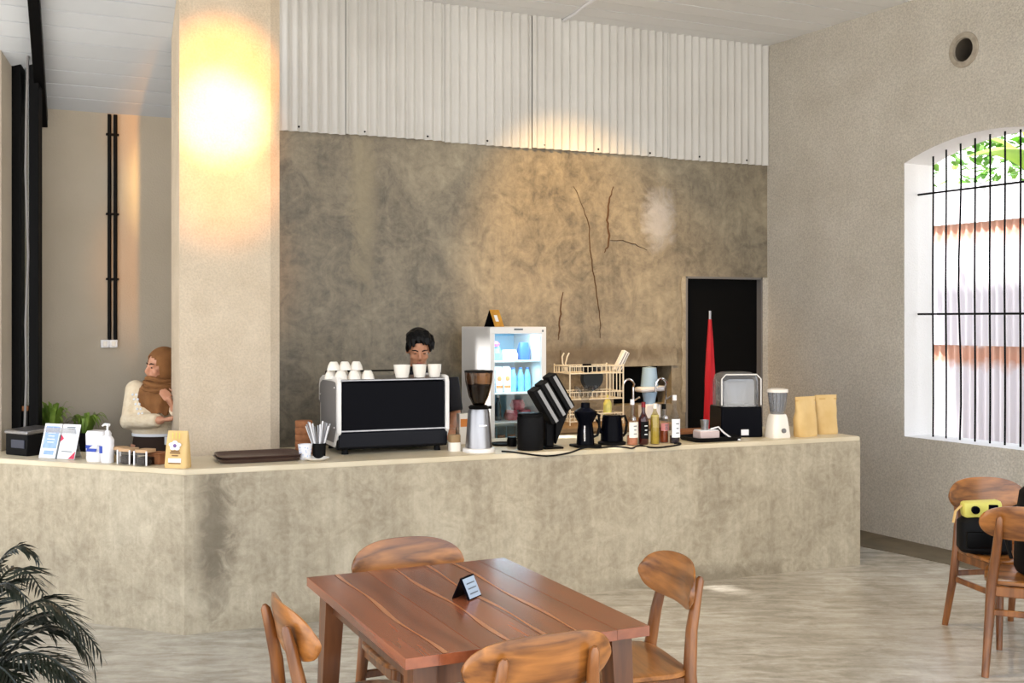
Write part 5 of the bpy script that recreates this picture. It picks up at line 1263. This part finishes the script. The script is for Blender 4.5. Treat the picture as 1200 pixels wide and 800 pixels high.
ce = place(2.62, 6.18, V2(.20, -.98), 'farther wooden chair near the right wall with a black bag on it')
cf = place(2.45, 5.22, V2(.42, .91), 'nearer wooden chair at the right edge with its back toward the viewer')

# bag, yellow camera, backpack on the right-hand chairs
q = Vector((2.54, 5.97, .452)); t = thing('camera_bag', 'soft black camera bag slumped on the seat of the farther chair', 'bag', q, R(-10))
b = MB(); b.loft([(0, 0, 0, .12, .08), (0, 0, .02, .135, .095), (0, 0, .10, .135, .09), (-.01, 0, .16, .125, .08), (-.01, 0, .185, .10, .06)], 22, p=3.5); b.build('bag_body', M['black_matt'], t)
b = MB(); b.box((-.03, -.09, .075), (.16, .03, .09), .012, seg=2); b.build('pocket', M['black'], t)
b = MB(); b.tube([(.08, 0, .16), (.14, .0, .24), (.20, .02, .26), (.25, .03, .22)], .012, 8, .5); b.build('strap', M['black_matt'], t)
t = thing('yellow_camera', 'yellow waterproof camera resting on top of the black bag', 'camera', q + Vector((-.02, -.01, .187)), R(-6))
b = MB(); b.box((0, 0, .045), (.20, .09, .085), .018, seg=2, rot=(0, R(-4), 0)); b.build('camera_body', M['yellow'], t)
b = MB(); b.lathe([(0, .0), (.02, 0), (.022, .02), (.016, .023), (.015, .017), (0, .016)], 20, Matrix.Translation((-.045, -.04, .045)) @ Matrix.Rotation(R(90), 4, 'X')); b.build('lens', M['black_gloss'], t)
b = MB(); b.box((.05, -.044, .058), (.05, .008, .03), .003); b.build('window', M['black_gloss'], t)
b = MB(); b.tube([(-.10, 0, .06), (-.135, -.01, .03), (-.15, -.02, -.03)], .010, 8, .5); b.build('strap', M['kraft'], t)
q = Vector((2.60, 5.46, .452)); t = thing('backpack', 'tall black backpack on the nearer chair at the right edge', 'backpack', q, R(0))
b = MB(); b.loft([(0.02, 0, 0, .12, .09), (0.02, 0, .03, .135, .10), (0.02, 0, .25, .13, .095), (.02, 0, .40, .11, .08), (.02, 0, .44, .07, .05)], 22, p=3.2); b.build('bag_body', M['black_matt'], t)
b = MB(); b.box((.02, -.10, .14), (.18, .04, .18), .015, seg=2); b.build('pocket', M['black'], t)
b = MB(); b.tube([(-.09, -.02, .30), (-.15, -.03, .30), (-.19, -.03, .20), (-.16, -.04, .08)], .014, 8, .5); b.build('strap', M['black_matt'], t)

# ================================================================= PALM in the left foreground
pt = thing('potted_palm', 'dark potted palm with arching fronds in the left foreground', 'potted plant', (-1.98, 3.95, 0), 0)
b = MB(); b.lathe([(0, 0), (.14, 0), (.18, .26), (.165, .26), (.16, .22), (0, .22)], 24); b.build('plant_pot', M['black_matt'], pt)
def frond(base, mid, tip, ln, n=34, par=None):
    base, mid, tip = Vector(base), Vector(mid), Vector(tip); b = MB(); pts = [(1 - t) ** 2 * base + 2 * (1 - t) * t * mid + t * t * tip for t in [i / n for i in range(n + 1)]]
    b.tube(pts, [.007 * (1 - .8 * i / n) + .0012 for i in range(n + 1)], 5)
    for i in range(5, n + 1):
        d = (pts[min(i + 1, n)] - pts[i - 1]).normalized(); side = d.cross(Vector((0, 0, 1))).normalized(); t = i / n; l_ = ln * math.sin(math.pi * (.18 + .74 * t)) * random.uniform(.85, 1.1)
        for sx in (-1, 1):
            e = pts[i] + (side * sx * .75 + d * .75).normalized() * l_ + Vector((0, 0, -.30 * l_ + random.uniform(-.02, .01))); m_ = pts[i].lerp(e, .5) + Vector((0, 0, .10 * l_))
            wv = d * .0075; b.poly([pts[i] - wv * .5, pts[i] + wv * .5, m_ + wv, e, m_ - wv], [(0, 1, 2, 4), (4, 2, 3)])
    return b.build('frond', M['leaf_dark'], pt, smooth=False)
for (mid, tip, ln) in (((.28, -.05, .95), (.46, -.06, .60), .17), ((.25, .05, .90), (.50, .04, .50), .17), ((.30, -.15, .80), (.56, -.18, .38), .18), ((.10, .05, 1.05), (.27, .05, .84), .10), ((.15, -.1, .98), (.31, -.12, .72), .12),
                       ((.26, .12, .82), (.44, .14, .42), .18), ((.22, -.25, .78), (.42, -.30, .36), .18), ((.30, .0, .70), (.52, .02, .30), .18), ((.2, -.12, .70), (.36, -.16, .34), .16),
                       ((-.2, .1, 1.0), (-.45, .1, .6), .2), ((-.2, -.2, .9), (-.5, -.3, .4), .2), ((0, .3, 1.0), (.1, .5, .6), .2), ((.05, .0, .9), (.14, .0, .72), .14), ((.12, .2, .74), (.24, .26, .50), .16)):
    frond((0, 0, .2), mid, tip, ln)
